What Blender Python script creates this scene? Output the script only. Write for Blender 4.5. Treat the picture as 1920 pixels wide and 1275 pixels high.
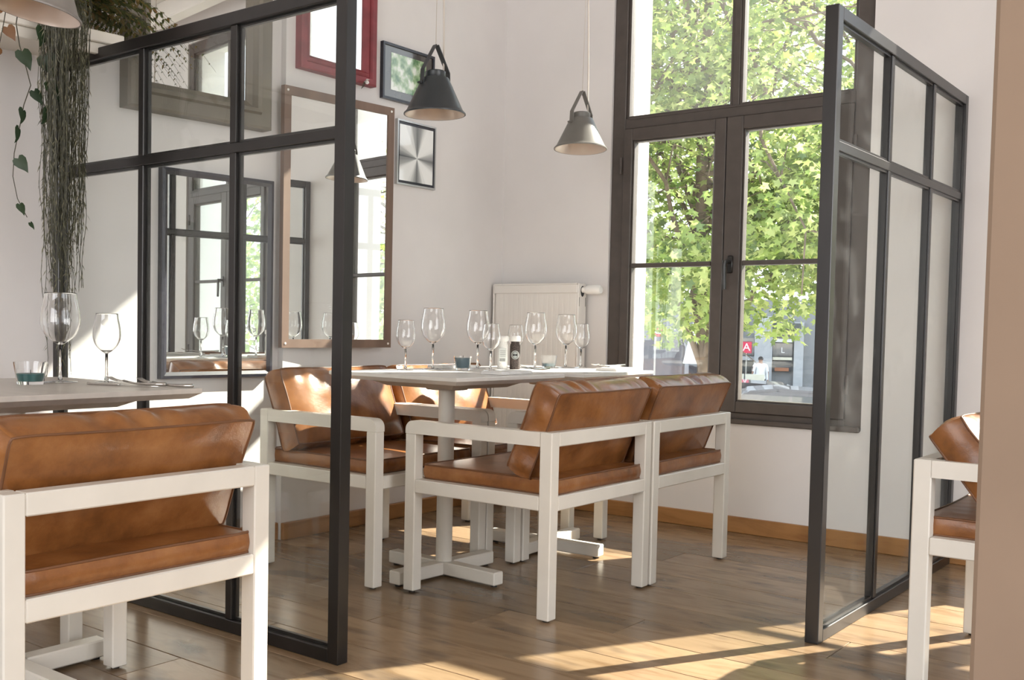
import bpy, bmesh, math, random
from mathutils import Vector, Matrix, Euler
import numpy as np
PI = math.pi
R = math.radians
S = bpy.context.scene
C = S.collection
for o in list(bpy.data.objects):
    bpy.data.objects.remove(o)

# ------------------------------------------------------------------ camera
yaw, pitch, roll = -0.6915, -0.043, 0.018
fw = Vector((math.sin(yaw)*math.cos(pitch), math.cos(yaw)*math.cos(pitch), math.sin(pitch)))
rt = Vector((math.cos(yaw), -math.sin(yaw), 0)); up = rt.cross(fw)
rr = math.cos(roll)*rt + math.sin(roll)*up
uu = -math.sin(roll)*rt + math.cos(roll)*up
cam = bpy.data.cameras.new('camera'); camo = bpy.data.objects.new('camera', cam); C.objects.link(camo)
M = Matrix((rr, uu, -fw)).transposed().to_4x4(); M.translation = Vector((0, 0, .92))
camo.matrix_world = M
cam.sensor_width = 36; cam.lens = 36*1990.24/1920
cam.shift_x = 154.7/1920; cam.shift_y = 59.0/1920
cam.clip_start = .05; cam.clip_end = 300
S.camera = camo

# ------------------------------------------------------------------ world, sun, added fill lights
w = bpy.data.worlds.new('world'); S.world = w; w.use_nodes = True
wn = w.node_tree.nodes; wl = w.node_tree.links
bg = wn['Background']
tc = wn.new('ShaderNodeTexCoord'); sp = wn.new('ShaderNodeSeparateXYZ'); cr = wn.new('ShaderNodeValToRGB')
wl.new(tc.outputs['Generated'], sp.inputs[0]); wl.new(sp.outputs['Z'], cr.inputs[0]); wl.new(cr.outputs[0], bg.inputs[0])
cr.color_ramp.elements[0].position = .0; cr.color_ramp.elements[0].color = (.95, .97, 1, 1)
cr.color_ramp.elements[1].position = .8; cr.color_ramp.elements[1].color = (.62, .78, 1, 1)
bg.inputs[1].default_value = 2.9
sun = bpy.data.lights.new('sun', 'SUN'); sun.energy = 24.0; sun.angle = R(.6); sun.color = (1, .93, .82)
suno = bpy.data.objects.new('sun', sun); C.objects.link(suno)
SD = Vector((-.455, -.90, -.73))
suno.rotation_euler = SD.to_track_quat('-Z', 'Y').to_euler()
suno.location = (3, 12, 9)
def area(name, loc, d, sx, sy, e, col=(1, 1, 1), portal=False):
    l = bpy.data.lights.new(name, 'AREA'); l.shape = 'RECTANGLE'; l.size = sx; l.size_y = sy; l.energy = e; l.color = col
    o = bpy.data.objects.new(name, l); C.objects.link(o); o.location = loc
    o.rotation_euler = Vector(d).to_track_quat('-Z', 'Z').to_euler()
    if portal: l.cycles.is_portal = True
    return o
# added area lights: soft room fill from unseen openings behind and right of the camera
area('fill_light_right', (2.85, 1.2, 1.7), (-1, 0, 0), 4.0, 2.2, 80, (1, .965, .93))
area('fill_light_rear', (-.6, -3.3, 1.75), (0, 1, 0), 3.6, 2.2, 80, (1, .965, .93))
area('window_portal', (-2.07, 4.95, 1.57), (0, -1, 0), 1.15, 2.1, 1, portal=True)
area('window_portal', (-.05, 4.95, 1.57), (0, -1, 0), 1.15, 2.1, 1, portal=True)
vs = S.view_settings
vs.view_transform = 'Standard'; vs.look = 'None'; vs.gamma = 1; vs.use_curve_mapping = False
vs.exposure = .15

# ------------------------------------------------------------------ materials
def mat(name):
    m = bpy.data.materials.new(name); m.use_nodes = True
    n = m.node_tree.nodes; b = n['Principled BSDF']
    return m, n, m.node_tree.links, b
def ramp(n, l, src, stops):
    r = n.new('ShaderNodeValToRGB'); l.new(src, r.inputs[0])
    e = r.color_ramp.elements
    while len(e) < len(stops): e.new(.5)
    for i, (p, c) in enumerate(stops):
        e[i].position = p; e[i].color = (*c, 1)
    return r
def simple(name, col, rough=.5, metal=0, var=.06, scale=8, bump=0, spec=.5, coat=0, stretch=(1, 1, 1)):
    m, n, l, b = mat(name)
    t = n.new('ShaderNodeTexCoord'); mp = n.new('ShaderNodeMapping'); nz = n.new('ShaderNodeTexNoise')
    mp.inputs['Scale'].default_value = stretch
    l.new(t.outputs['Object'], mp.inputs[0]); l.new(mp.outputs[0], nz.inputs[0])
    nz.inputs['Scale'].default_value = scale; nz.inputs['Detail'].default_value = 5
    a = tuple(max(0, c*(1-var)) for c in col); d = tuple(min(1, c*(1+var)) for c in col)
    r = ramp(n, l, nz.outputs[0], [(.3, a), (.7, d)]); l.new(r.outputs[0], b.inputs['Base Color'])
    b.inputs['Roughness'].default_value = rough; b.inputs['Metallic'].default_value = metal
    b.inputs['Specular IOR Level'].default_value = spec; b.inputs['Coat Weight'].default_value = coat
    if bump:
        bp = n.new('ShaderNodeBump'); bp.inputs['Strength'].default_value = bump; bp.inputs['Distance'].default_value = .004
        l.new(nz.outputs[0], bp.inputs['Height']); l.new(bp.outputs[0], b.inputs['Normal'])
    return m
plaster = simple('white_plaster', (.72, .69, .68), .85, var=.03, scale=3, bump=.15)
plaster_ceiling = simple('ceiling_paint', (.72, .69, .65), .8, var=.04, scale=2)
shaded_wall_tan = simple('shaded_wall_tan', (.29, .205, .145), .8, var=.05, scale=5)  # tan darkened, the wall end's shade put into the colour
white_paint = simple('white_painted_wood', (.72, .68, .61), .38, var=.03, scale=9, bump=.04)
grey_wash = simple('grey_washed_tabletop', (.52, .47, .42), .35, var=.08, scale=12, stretch=(.3, 2, 1), bump=.1)
steel = simple('dark_raw_steel', (.017, .015, .0145), .30, metal=.3, spec=.8, var=.35, scale=9, stretch=(1, 1, .3))
win_paint = simple('taupe_window_paint', (.072, .058, .051), .5, var=.1, scale=20, bump=.05)
black = simple('black_rubber', (.012, .012, .012), .6, var=.1)
radiator_m = simple('radiator_enamel', (.78, .74, .70), .35, var=.02)
white_plastic = simple('white_plastic', (.85, .83, .8), .3, var=.02)
brown_frame = simple('brown_wood_frame', (.17, .105, .075), .5, var=.2, scale=14, stretch=(1, 1, .1), bump=.15)
black_frame = simple('navy_black_frame', (.02, .02, .03), .25, var=.1)
grey_frame = simple('grey_green_frame', (.165, .145, .115), .5, var=.15, scale=10, stretch=(1, 1, .3), bump=.1)
red_frame = simple('oxblood_frame', (.21, .032, .04), .5, var=.2, scale=14, bump=.15)
silver_frame = simple('silver_frame', (.5, .5, .5), .3, metal=.8)
chrome = simple('steel_cutlery', (.55, .53, .5), .22, metal=1, var=.05)
napkin_m = simple('linen_napkin', (.72, .70, .68), .9, var=.05, scale=60, bump=.2)
terracotta = simple('clay', (.35, .15, .08), .8)
rope_m = simple('cream_cord', (.62, .56, .5), .8)
dark_lamp = simple('charcoal_lamp_enamel', (.035, .04, .045), .35, var=.1)
grey_lamp = simple('grey_lamp_enamel', (.17, .16, .145), .4, var=.1)
taupe_lamp = simple('taupe_lamp_enamel', (.2, .18, .165), .45, var=.1)
lamp_inside = simple('pale_lamp_inside', (.62, .52, .45), .35, metal=.3, var=.05)
asphalt = simple('asphalt', (.12, .12, .12), .9, var=.2, scale=3)
pale_stone = simple('pale_stone', (.5, .48, .45), .8, var=.1)
dark_paint = simple('dark_shop_paint', (.05, .06, .06), .5, var=.2)
cream_wall = simple('cream_panel', (.65, .62, .5), .8)
bark = simple('tree_bark', (.13, .095, .07), .9, var=.4, scale=12, stretch=(1, 1, .3), bump=.6)
stem_m = simple('vine_stem', (.055, .05, .03), .7)
car_grey = simple('grey_car_paint', (.11, .11, .13), .25, metal=.3, coat=1)
car_dark = simple('dark_car_paint', (.06, .06, .07), .25, metal=.3, coat=1)
tyre = simple('tyre', (.02, .02, .02), .8)
skin = simple('skin', (.35, .2, .14), .6)
shirt_m = simple('white_shirt', (.8, .8, .8), .8)
trouser_m = simple('dark_trousers', (.03, .03, .04), .8)
hair_m = simple('dark_hair', (.02, .015, .012), .7)
parasol_m = simple('white_parasol_fabric', (.8, .8, .78), .8)
sign_red = simple('sign_red', (.6, .03, .08), .4)
sign_white = simple('sign_white', (.8, .8, .8), .5)
wax_blue = simple('slate_blue_wax', (.10, .17, .21), .4)
wax_teal = simple('teal_wax', (.02, .13, .13), .35)
pepper_m = simple('peppercorns', (.05, .035, .03), .6, var=.9, scale=260)
salt_m = simple('coarse_salt', (.8, .79, .76), .6, var=.1, scale=260, bump=.4)
label_dark = simple('dark_label', (.02, .022, .025), .5)
label_pale = simple('pale_label', (.6, .62, .6), .5)

def wood(name, c1, c2, c3, rough=.3, axis='X', rnd=True, coat=.0):
    m, n, l, b = mat(name)
    t = n.new('ShaderNodeTexCoord'); oi = n.new('ShaderNodeObjectInfo')
    add = n.new('ShaderNodeVectorMath'); add.operation = 'ADD'
    sc = n.new('ShaderNodeVectorMath'); sc.operation = 'SCALE'; sc.inputs[3].default_value = 37
    cb = n.new('ShaderNodeCombineXYZ')
    l.new(oi.outputs['Random'], cb.inputs[0]); l.new(oi.outputs['Random'], cb.inputs[1])
    l.new(cb.outputs[0], sc.inputs[0]); l.new(t.outputs['Object'], add.inputs[0]); l.new(sc.outputs[0], add.inputs[1])
    mp = n.new('ShaderNodeMapping'); l.new(add.outputs[0], mp.inputs[0])
    mp.inputs['Scale'].default_value = (1.6, 9, 9) if axis == 'X' else (9, 1.6, 9)
    nz = n.new('ShaderNodeTexNoise'); nz.inputs['Scale'].default_value = 1.6; nz.inputs['Detail'].default_value = 8
    nz.inputs['Distortion'].default_value = 1.2; nz.inputs['Roughness'].default_value = .62; l.new(mp.outputs[0], nz.inputs[0])
    r1 = ramp(n, l, nz.outputs[0], [(.28, c2), (.5, c1), (.78, tuple(min(1, x*1.18) for x in c1))])
    # big dark stains
    mp2 = n.new('ShaderNodeMapping'); l.new(add.outputs[0], mp2.inputs[0])
    mp2.inputs['Scale'].default_value = (2.0, 4.2, 1) if axis == 'X' else (4.2, 2.0, 1)
    n2 = n.new('ShaderNodeTexNoise'); n2.inputs['Scale'].default_value = 1.5; n2.inputs['Detail'].default_value = 3; l.new(mp2.outputs[0], n2.inputs[0])
    r2 = ramp(n, l, n2.outputs[0], [(.54, (0, 0, 0)), (.70, (.85, .85, .85))])
    mx = n.new('ShaderNodeMix'); mx.data_type = 'RGBA'
    l.new(r2.outputs[0], mx.inputs[0]); l.new(r1.outputs[0], mx.inputs[6]); mx.inputs[7].default_value = (*c3, 1)
    hs = n.new('ShaderNodeHueSaturation'); l.new(mx.outputs[2], hs.inputs['Color'])
    ma = n.new('ShaderNodeMapRange'); ma.inputs[3].default_value = .68; ma.inputs[4].default_value = 1.25
    l.new(oi.outputs['Random'], ma.inputs[0])
    if rnd: l.new(ma.outputs[0], hs.inputs['Value'])
    l.new(hs.outputs[0], b.inputs['Base Color'])
    b.inputs['Roughness'].default_value = rough; b.inputs['Coat Weight'].default_value = coat; b.inputs['Coat Roughness'].default_value = .12
    bp = n.new('ShaderNodeBump'); bp.inputs['Strength'].default_value = .12; bp.inputs['Distance'].default_value = .002
    l.new(nz.outputs[0], bp.inputs['Height']); l.new(bp.outputs[0], b.inputs['Normal'])
    return m
floor_wood = wood('oiled_oak_planks', (.275, .185, .11), (.19, .115, .06), (.07, .05, .038), .22)
base_wood = wood('honey_oak_baseboard', (.36, .175, .06), (.24, .1, .03), (.14, .06, .02), .35, rnd=False)
base_wood_y = wood('honey_oak_baseboard_side', (.36, .175, .06), (.24, .1, .03), (.14, .06, .02), .35, axis='Y', rnd=False)

def leather_mat():
    m, n, l, b = mat('cognac_leather')
    t = n.new('ShaderNodeTexCoord'); oi = n.new('ShaderNodeObjectInfo')
    cb = n.new('ShaderNodeCombineXYZ'); l.new(oi.outputs['Random'], cb.inputs[0])
    sc = n.new('ShaderNodeVectorMath'); sc.operation = 'SCALE'; sc.inputs[3].default_value = 9; l.new(cb.outputs[0], sc.inputs[0])
    add = n.new('ShaderNodeVectorMath'); l.new(t.outputs['Object'], add.inputs[0]); l.new(sc.outputs[0], add.inputs[1])
    a = n.new('ShaderNodeTexNoise'); a.inputs['Scale'].default_value = 7; a.inputs['Detail'].default_value = 7; a.inputs['Roughness'].default_value = .65
    l.new(add.outputs[0], a.inputs[0])
    r = ramp(n, l, a.outputs[0], [(.28, (.115, .041, .012)), (.5, (.25, .095, .026)), (.75, (.37, .165, .056))])
    l.new(r.outputs[0], b.inputs['Base Color'])
    b.inputs['Roughness'].default_value = .30
    v = n.new('ShaderNodeTexVoronoi'); v.inputs['Scale'].default_value = 260; l.new(t.outputs['Object'], v.inputs[0])
    a2 = n.new('ShaderNodeTexNoise'); a2.inputs['Scale'].default_value = 14; a2.inputs['Detail'].default_value = 4; l.new(add.outputs[0], a2.inputs[0])
    b1 = n.new('ShaderNodeBump'); b1.inputs['Strength'].default_value = .12; b1.inputs['Distance'].default_value = .001; l.new(v.outputs[0], b1.inputs['Height'])
    b2 = n.new('ShaderNodeBump'); b2.inputs['Strength'].default_value = .3; b2.inputs['Distance'].default_value = .006
    l.new(a2.outputs[0], b2.inputs['Height']); l.new(b1.outputs[0], b2.inputs['Normal']); l.new(b2.outputs[0], b.inputs['Normal'])
    return m
leather = leather_mat()
piping_m = simple('leather_piping', (.15, .06, .022), .45, var=.2)

def pane_mat(name, haze=0.0, tint=(.97, .985, .975), refl=1.0, smudge=False):
    m = bpy.data.materials.new(name); m.use_nodes = True
    n = m.node_tree.nodes; l = m.node_tree.links; n.clear()
    out = n.new('ShaderNodeOutputMaterial'); tr = n.new('ShaderNodeBsdfTransparent'); gl = n.new('ShaderNodeBsdfGlossy')
    tr.inputs[0].default_value = (*tint, 1); gl.inputs['Roughness'].default_value = .0
    fr = n.new('ShaderNodeFresnel'); geo = n.new('ShaderNodeNewGeometry'); ir = n.new('ShaderNodeMapRange')
    ir.inputs[3].default_value = 1.5; ir.inputs[4].default_value = 1/1.5
    l.new(geo.outputs['Backfacing'], ir.inputs[0]); l.new(ir.outputs[0], fr.inputs[0])
    mu = n.new('ShaderNodeMath'); mu.operation = 'MULTIPLY'; mu.inputs[1].default_value = refl; mu.use_clamp = True
    l.new(fr.outputs[0], mu.inputs[0])
    mx = n.new('ShaderNodeMixShader'); l.new(mu.outputs[0], mx.inputs[0]); l.new(tr.outputs[0], mx.inputs[1]); l.new(gl.outputs[0], mx.inputs[2])
    last = mx
    if haze:
        df = n.new('ShaderNodeBsdfDiffuse'); df.inputs[0].default_value = (.85, .85, .85, 1)
        m2 = n.new('ShaderNodeMixShader'); m2.inputs[0].default_value = haze
        l.new(mx.outputs[0], m2.inputs[1]); l.new(df.outputs[0], m2.inputs[2]); last = m2
        if smudge:
            t = n.new('ShaderNodeTexCoord'); mp = n.new('ShaderNodeMapping'); mp.inputs['Scale'].default_value = (1, 5, 1.2)
            nz = n.new('ShaderNodeTexNoise'); nz.inputs['Scale'].default_value = 3; nz.inputs['Detail'].default_value = 6; nz.inputs['Distortion'].default_value = 1.5
            l.new(t.outputs['Object'], mp.inputs[0]); l.new(mp.outputs[0], nz.inputs[0])
            r = ramp(n, l, nz.outputs[0], [(.5, (haze*.1,)*3), (.80, (haze*4,)*3)]); l.new(r.outputs[0], m2.inputs[0])
    l.new(last.outputs[0], out.inputs[0])
    return m
win_glass = pane_mat('window_glass', refl=1.0, haze=.012)
dusty_glass = pane_mat('dusty_window_glass', haze=.10)
part_glass = pane_mat('partition_glass', haze=.008, refl=.8)
part_glass_dirty = pane_mat('smudged_partition_glass', haze=.013, smudge=True, refl=.25)
def glass_mat(name, col=(1, 1, 1), rough=0, ior=1.45):
    m = bpy.data.materials.new(name); m.use_nodes = True
    n = m.node_tree.nodes; l = m.node_tree.links; n.clear()
    out = n.new('ShaderNodeOutputMaterial'); g = n.new('ShaderNodeBsdfGlass'); g.inputs[0].default_value = (*col, 1)
    g.inputs['Roughness'].default_value = rough; g.inputs['IOR'].default_value = ior; l.new(g.outputs[0], out.inputs[0])
    return m
crystal = glass_mat('wine_glass_crystal')
bulb_glass = pane_mat('bulb_glass', refl=3)
def mirror_mat():
    m, n, l, b = mat('silvered_mirror')
    b.inputs['Base Color'].default_value = (.86, .87, .86, 1); b.inputs['Metallic'].default_value = 1; b.inputs['Roughness'].default_value = .01
    return m
mirror_m = mirror_mat()
def leaf_mat(name, stops, trans=.5, rough=.5):
    m = bpy.data.materials.new(name); m.use_nodes = True
    n = m.node_tree.nodes; l = m.node_tree.links; n.clear()
    out = n.new('ShaderNodeOutputMaterial'); at = n.new('ShaderNodeAttribute'); at.attribute_name = 'tone'
    r = ramp(n, l, at.outputs['Fac'], stops)
    d = n.new('ShaderNodeBsdfDiffuse'); t = n.new('ShaderNodeBsdfTranslucent'); g = n.new('ShaderNodeBsdfGlossy'); g.inputs['Roughness'].default_value = rough
    m1 = n.new('ShaderNodeMixShader'); m1.inputs[0].default_value = trans
    m2 = n.new('ShaderNodeMixShader'); m2.inputs[0].default_value = .05
    l.new(r.outputs[0], d.inputs[0]); l.new(r.outputs[0], t.inputs[0])
    l.new(d.outputs[0], m1.inputs[1]); l.new(t.outputs[0], m1.inputs[2]); l.new(m1.outputs[0], m2.inputs[1]); l.new(g.outputs[0], m2.inputs[2])
    l.new(m2.outputs[0], out.inputs[0])
    return m
maple_m = leaf_mat('maple_leaves', [(0, (.09, .15, .035)), (.45, (.25, .34, .075)), (1, (.58, .62, .24))], .55)
strand_m = leaf_mat('hanging_strands', [(0, (.065, .062, .034)), (.5, (.15, .145, .082)), (1, (.27, .25, .16))], .25)
ivy_m = leaf_mat('vine_leaves', [(0, (.015, .035, .014)), (.7, (.035, .065, .025)), (1, (.2, .08, .02))], .3)
fern_m = leaf_mat('fern_leaves', [(0, (.04, .06, .015)), (.55, (.12, .14, .035)), (1, (.26, .16, .05))], .4)

# ------------------------------------------------------------------ mesh helpers
def box(bm, x0, x1, y0, y1, z0, z1, bev=0):
    v = [bm.verts.new(p) for p in ((x0, y0, z0), (x1, y0, z0), (x1, y1, z0), (x0, y1, z0), (x0, y0, z1), (x1, y0, z1), (x1, y1, z1), (x0, y1, z1))]
    fs = [bm.faces.new([v[i] for i in f]) for f in ((3, 2, 1, 0), (4, 5, 6, 7), (0, 1, 5, 4), (1, 2, 6, 5), (2, 3, 7, 6), (3, 0, 4, 7))]
    if bev:
        ed = list({e for f in fs for e in f.edges})
        bmesh.ops.bevel(bm, geom=ed, offset=bev, segments=1, affect='EDGES', profile=.5)
def prism(bm, poly, axis, a, b):
    """extrude a 2-D outline along an axis ('x','y','z') from a to b"""
    def P(p, t):
        return {'x': (t, p[0], p[1]), 'y': (p[0], t, p[1]), 'z': (p[0], p[1], t)}[axis]
    A = [bm.verts.new(P(p, a)) for p in poly]; B = [bm.verts.new(P(p, b)) for p in poly]
    n = len(poly)
    bm.faces.new(A); bm.faces.new(B[::-1])
    for i in range(n): bm.faces.new((A[i], B[i], B[(i+1) % n], A[(i+1) % n]))
    bmesh.ops.recalc_face_normals(bm, faces=bm.faces)
def lathe(bm, prof, seg=32, c=(0, 0, 0), closed=False):
    rings = []
    for r, z in prof:
        if r < 1e-6: rings.append([bm.verts.new((c[0], c[1], c[2]+z))])
        else: rings.append([bm.verts.new((c[0]+r*math.cos(2*PI*i/seg), c[1]+r*math.sin(2*PI*i/seg), c[2]+z)) for i in range(seg)])
    pairs = list(zip(rings, rings[1:])) + ([(rings[-1], rings[0])] if closed else [])
    for a, b in pairs:
        for i in range(seg):
            j = (i+1) % seg
            if len(a) == 1 and len(b) == 1: continue
            if len(a) == 1: bm.faces.new((a[0], b[j], b[i]))
            elif len(b) == 1: bm.faces.new((a[i], a[j], b[0]))
            else: bm.faces.new((a[i], a[j], b[j], b[i]))
    bmesh.ops.recalc_face_normals(bm, faces=bm.faces)
def tube(bm, pts, r, seg=8, loop=False, caps=True):
    pts = [Vector(p) for p in pts]; n = len(pts)
    rs = r if isinstance(r, (list, tuple)) else [r]*n
    rings = []; ref = None
    for i, p in enumerate(pts):
        a = pts[(i-1) % n] if (loop or i > 0) else p; b = pts[(i+1) % n] if (loop or i < n-1) else p
        t = (b-a).normalized()
        if ref is None:
            ref = t.orthogonal().normalized()
        ref = (ref - t*ref.dot(t)); ref = ref.normalized() if ref.length > 1e-6 else t.orthogonal().normalized()
        q = t.cross(ref)
        rings.append([bm.verts.new(p + rs[i]*(ref*math.cos(2*PI*k/seg) + q*math.sin(2*PI*k/seg))) for k in range(seg)])
    for i in range(n if loop else n-1):
        a = rings[i]; b = rings[(i+1) % n]
        for k in range(seg): bm.faces.new((a[k], a[(k+1) % seg], b[(k+1) % seg], b[k]))
    if not loop and caps:
        bm.faces.new(rings[0][::-1]); bm.faces.new(rings[-1])
def mesh_of(bm, name, m, smooth=False):
    me = bpy.data.meshes.new(name); bm.to_mesh(me); bm.free()
    if m: me.materials.append(m)
    if smooth:
        me.polygons.foreach_set('use_smooth', [True]*len(me.polygons))
        if smooth != 'all':
            try: me.set_sharp_from_angle(angle=R(40))
            except Exception: pass
    return me
def obj(name, bm, m, parent=None, smooth=False, loc=None, rot=None, label=None, **kw):
    me = bm if isinstance(bm, bpy.types.Mesh) else mesh_of(bm, name, m, smooth)
    o = bpy.data.objects.new(name, me); C.objects.link(o)
    if parent: o.parent = parent
    if loc: o.location = loc
    if rot: o.rotation_euler = rot
    if label: o['label'] = label
    for k, v in kw.items(): o[k] = v
    return o
def B(*args, bev=0):
    bm = bmesh.new()
    for a in args: box(bm, *a, bev=bev)
    return bm
def thing(name, label, cat, loc=(0, 0, 0), rz=0, group=None, rot=None):
    o = bpy.data.objects.new(name, None); C.objects.link(o); o.empty_display_size = .1
    o.location = loc; o.rotation_euler = rot or (0, 0, rz); o['label'] = label; o['category'] = cat
    if group: o['group'] = group
    return o
def tag(o, label, cat, group=None):
    o['label'] = label; o['category'] = cat
    if group: o['group'] = group
    return o
def struct(name, bm, m, parent=None, smooth=False, **kw):
    o = obj(name, bm, m, parent, smooth, **kw)
    if not parent: o['kind'] = 'structure'
    return o
def copy_tree(o, parent=None, loc=None, rz=None, label=None):
    c = o.copy(); C.objects.link(c)
    if parent: c.parent = parent
    if loc: c.location = loc
    if rz is not None: c.rotation_euler = (0, 0, rz)
    if label: c['label'] = label
    for ch in list(o.children): copy_tree(ch, c)
    return c
def text_mesh(body, size, m, ext=.0008):
    cu = bpy.data.curves.new('lettering', 'FONT'); cu.body = body; cu.size = size; cu.extrude = ext
    cu.align_x = 'CENTER'; cu.align_y = 'CENTER'
    to = bpy.data.objects.new('lettering', cu); C.objects.link(to)
    bpy.context.view_layer.update()
    me = bpy.data.meshes.new_from_object(to.evaluated_get(bpy.context.evaluated_depsgraph_get()))
    bpy.data.objects.remove(to); me.materials.clear(); me.materials.append(m)
    return me

# ------------------------------------------------------------------ room shell
YW = 4.63      # inner face of the window wall
fl = struct('floor', B((-3.75, 3.0, -3.5, 4.64, -.08, -.012)), dark_paint)
random.seed(4)
PW = .205; row = 0; y = 2.81 - 26*PW
while y < 4.66:
    x = -3.72 - random.uniform(0, 1.2)
    while x < 3.0:
        L = random.choice((1.2, 1.5, 1.8, 1.9))
        x1 = min(x+L, 3.0); x0 = max(x, -3.72); y1 = min(y+PW, 4.64)
        if x1-x0 > .05:
            hx, hy = (x1-x0)/2, (y1-y)/2
            bm = B((-hx+.0011, hx-.0011, -hy+.0011, hy-.0011, -.012, 0), bev=.0014)
            obj('plank', bm, floor_wood, fl, loc=((x0+x1)/2, (y+y1)/2, random.uniform(-.0004, 0)))
        x += L
    y += PW
# window wall with two openings (inner layer and thicker outer layer)
def wall_layer(bm, y0, y1, ops, z0, z1, X0=-3.9, X1=3.05, H=3.6):
    xs = [X0] + [v for o in ops for v in o] + [X1]
    for i in range(0, len(xs), 2): box(bm, xs[i], xs[i+1], y0, y1, -.1, H)
    for a, b in ops:
        box(bm, a, b, y0, y1, -.1, z0); box(bm, a, b, y0, y1, z1, H)
DX = 2.03
bm = bmesh.new()
wall_layer(bm, YW, YW+.085, [(-2.695, -1.452), (-2.695+DX, -1.452+DX)], .505, 3.10)
wall_layer(bm, YW+.085, YW+.30, [(-2.648, -1.50), (-2.648+DX, -1.50+DX)], .54, 3.08)
struct('wall_back', bm, plaster)
# left wall: a slightly turned near part, the flat part with the tall mirror, a shallow return
a5 = R(-5)
wa = struct('wall_left', B((-.3, 0, -7.0, .0, -.1, 3.6)), plaster, loc=(-3.36, 3.05, 0), rot=(0, 0, a5))
struct('wall_left_middle', B((-3.7, -3.33, 3.05, 4.085, -.1, 3.6)), plaster)
struct('wall_left_corner', B((-3.7, -3.342, 4.085, YW, -.1, 3.6)), plaster)
# right and rear walls with large openings added to let fill light in, out of view
bm = bmesh.new()
for a in ((2.95, 3.1, -3.6, -.9, -.1, 3.6), (2.95, 3.1, 3.3, 4.64, -.1, 3.6), (2.95, 3.1, -.9, 3.3, -.1, .5), (2.95, 3.1, -.9, 3.3, 2.85, 3.6)): box(bm, *a)
struct('wall_right', bm, plaster)
bm = bmesh.new()
for a in ((-4.2, -2.5, -3.6, -3.45, -.1, 3.6), (1.3, 3.1, -3.6, -3.45, -.1, 3.6), (-2.5, 1.3, -3.6, -3.45, -.1, .5), (-2.5, 1.3, -3.6, -3.45, 2.85, 3.6)): box(bm, *a)
struct('wall_front', bm, plaster)
ce = struct('ceiling', B((-4.2, 3.1, -3.6, 4.95, 3.32, 3.5)), plaster_ceiling)
for i in range(14):
    yy = 4.35 - i*.55
    obj('ceiling_beam', B((-3.9, 3.0, yy-.06, yy+.06, 3.18, 3.32), bev=.01), plaster_ceiling, ce)
# foreground wall end on the right
struct('wall_end', B((-.3235, .25, 1.5, 1.72, -.05, 3.31), bev=.006), shaded_wall_tan)
# baseboards
struct('baseboard_back', B((-3.34, 2.95, YW-.018, YW+.001, 0, .073), bev=.003), base_wood)
struct('baseboard_left', B((-.001, .018, -6.0, .0, 0, .073), bev=.003), base_wood_y, loc=(-3.36, 3.05, 0), rot=(0, 0, a5))
struct('baseboard_left_middle', B((-3.331, -3.312, 3.05, 4.087, 0, .073), bev=.003), base_wood_y)
struct('baseboard_left_corner', B((-3.343, -3.325, 4.087, YW-.018, 0, .073), bev=.003), base_wood_y)

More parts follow.
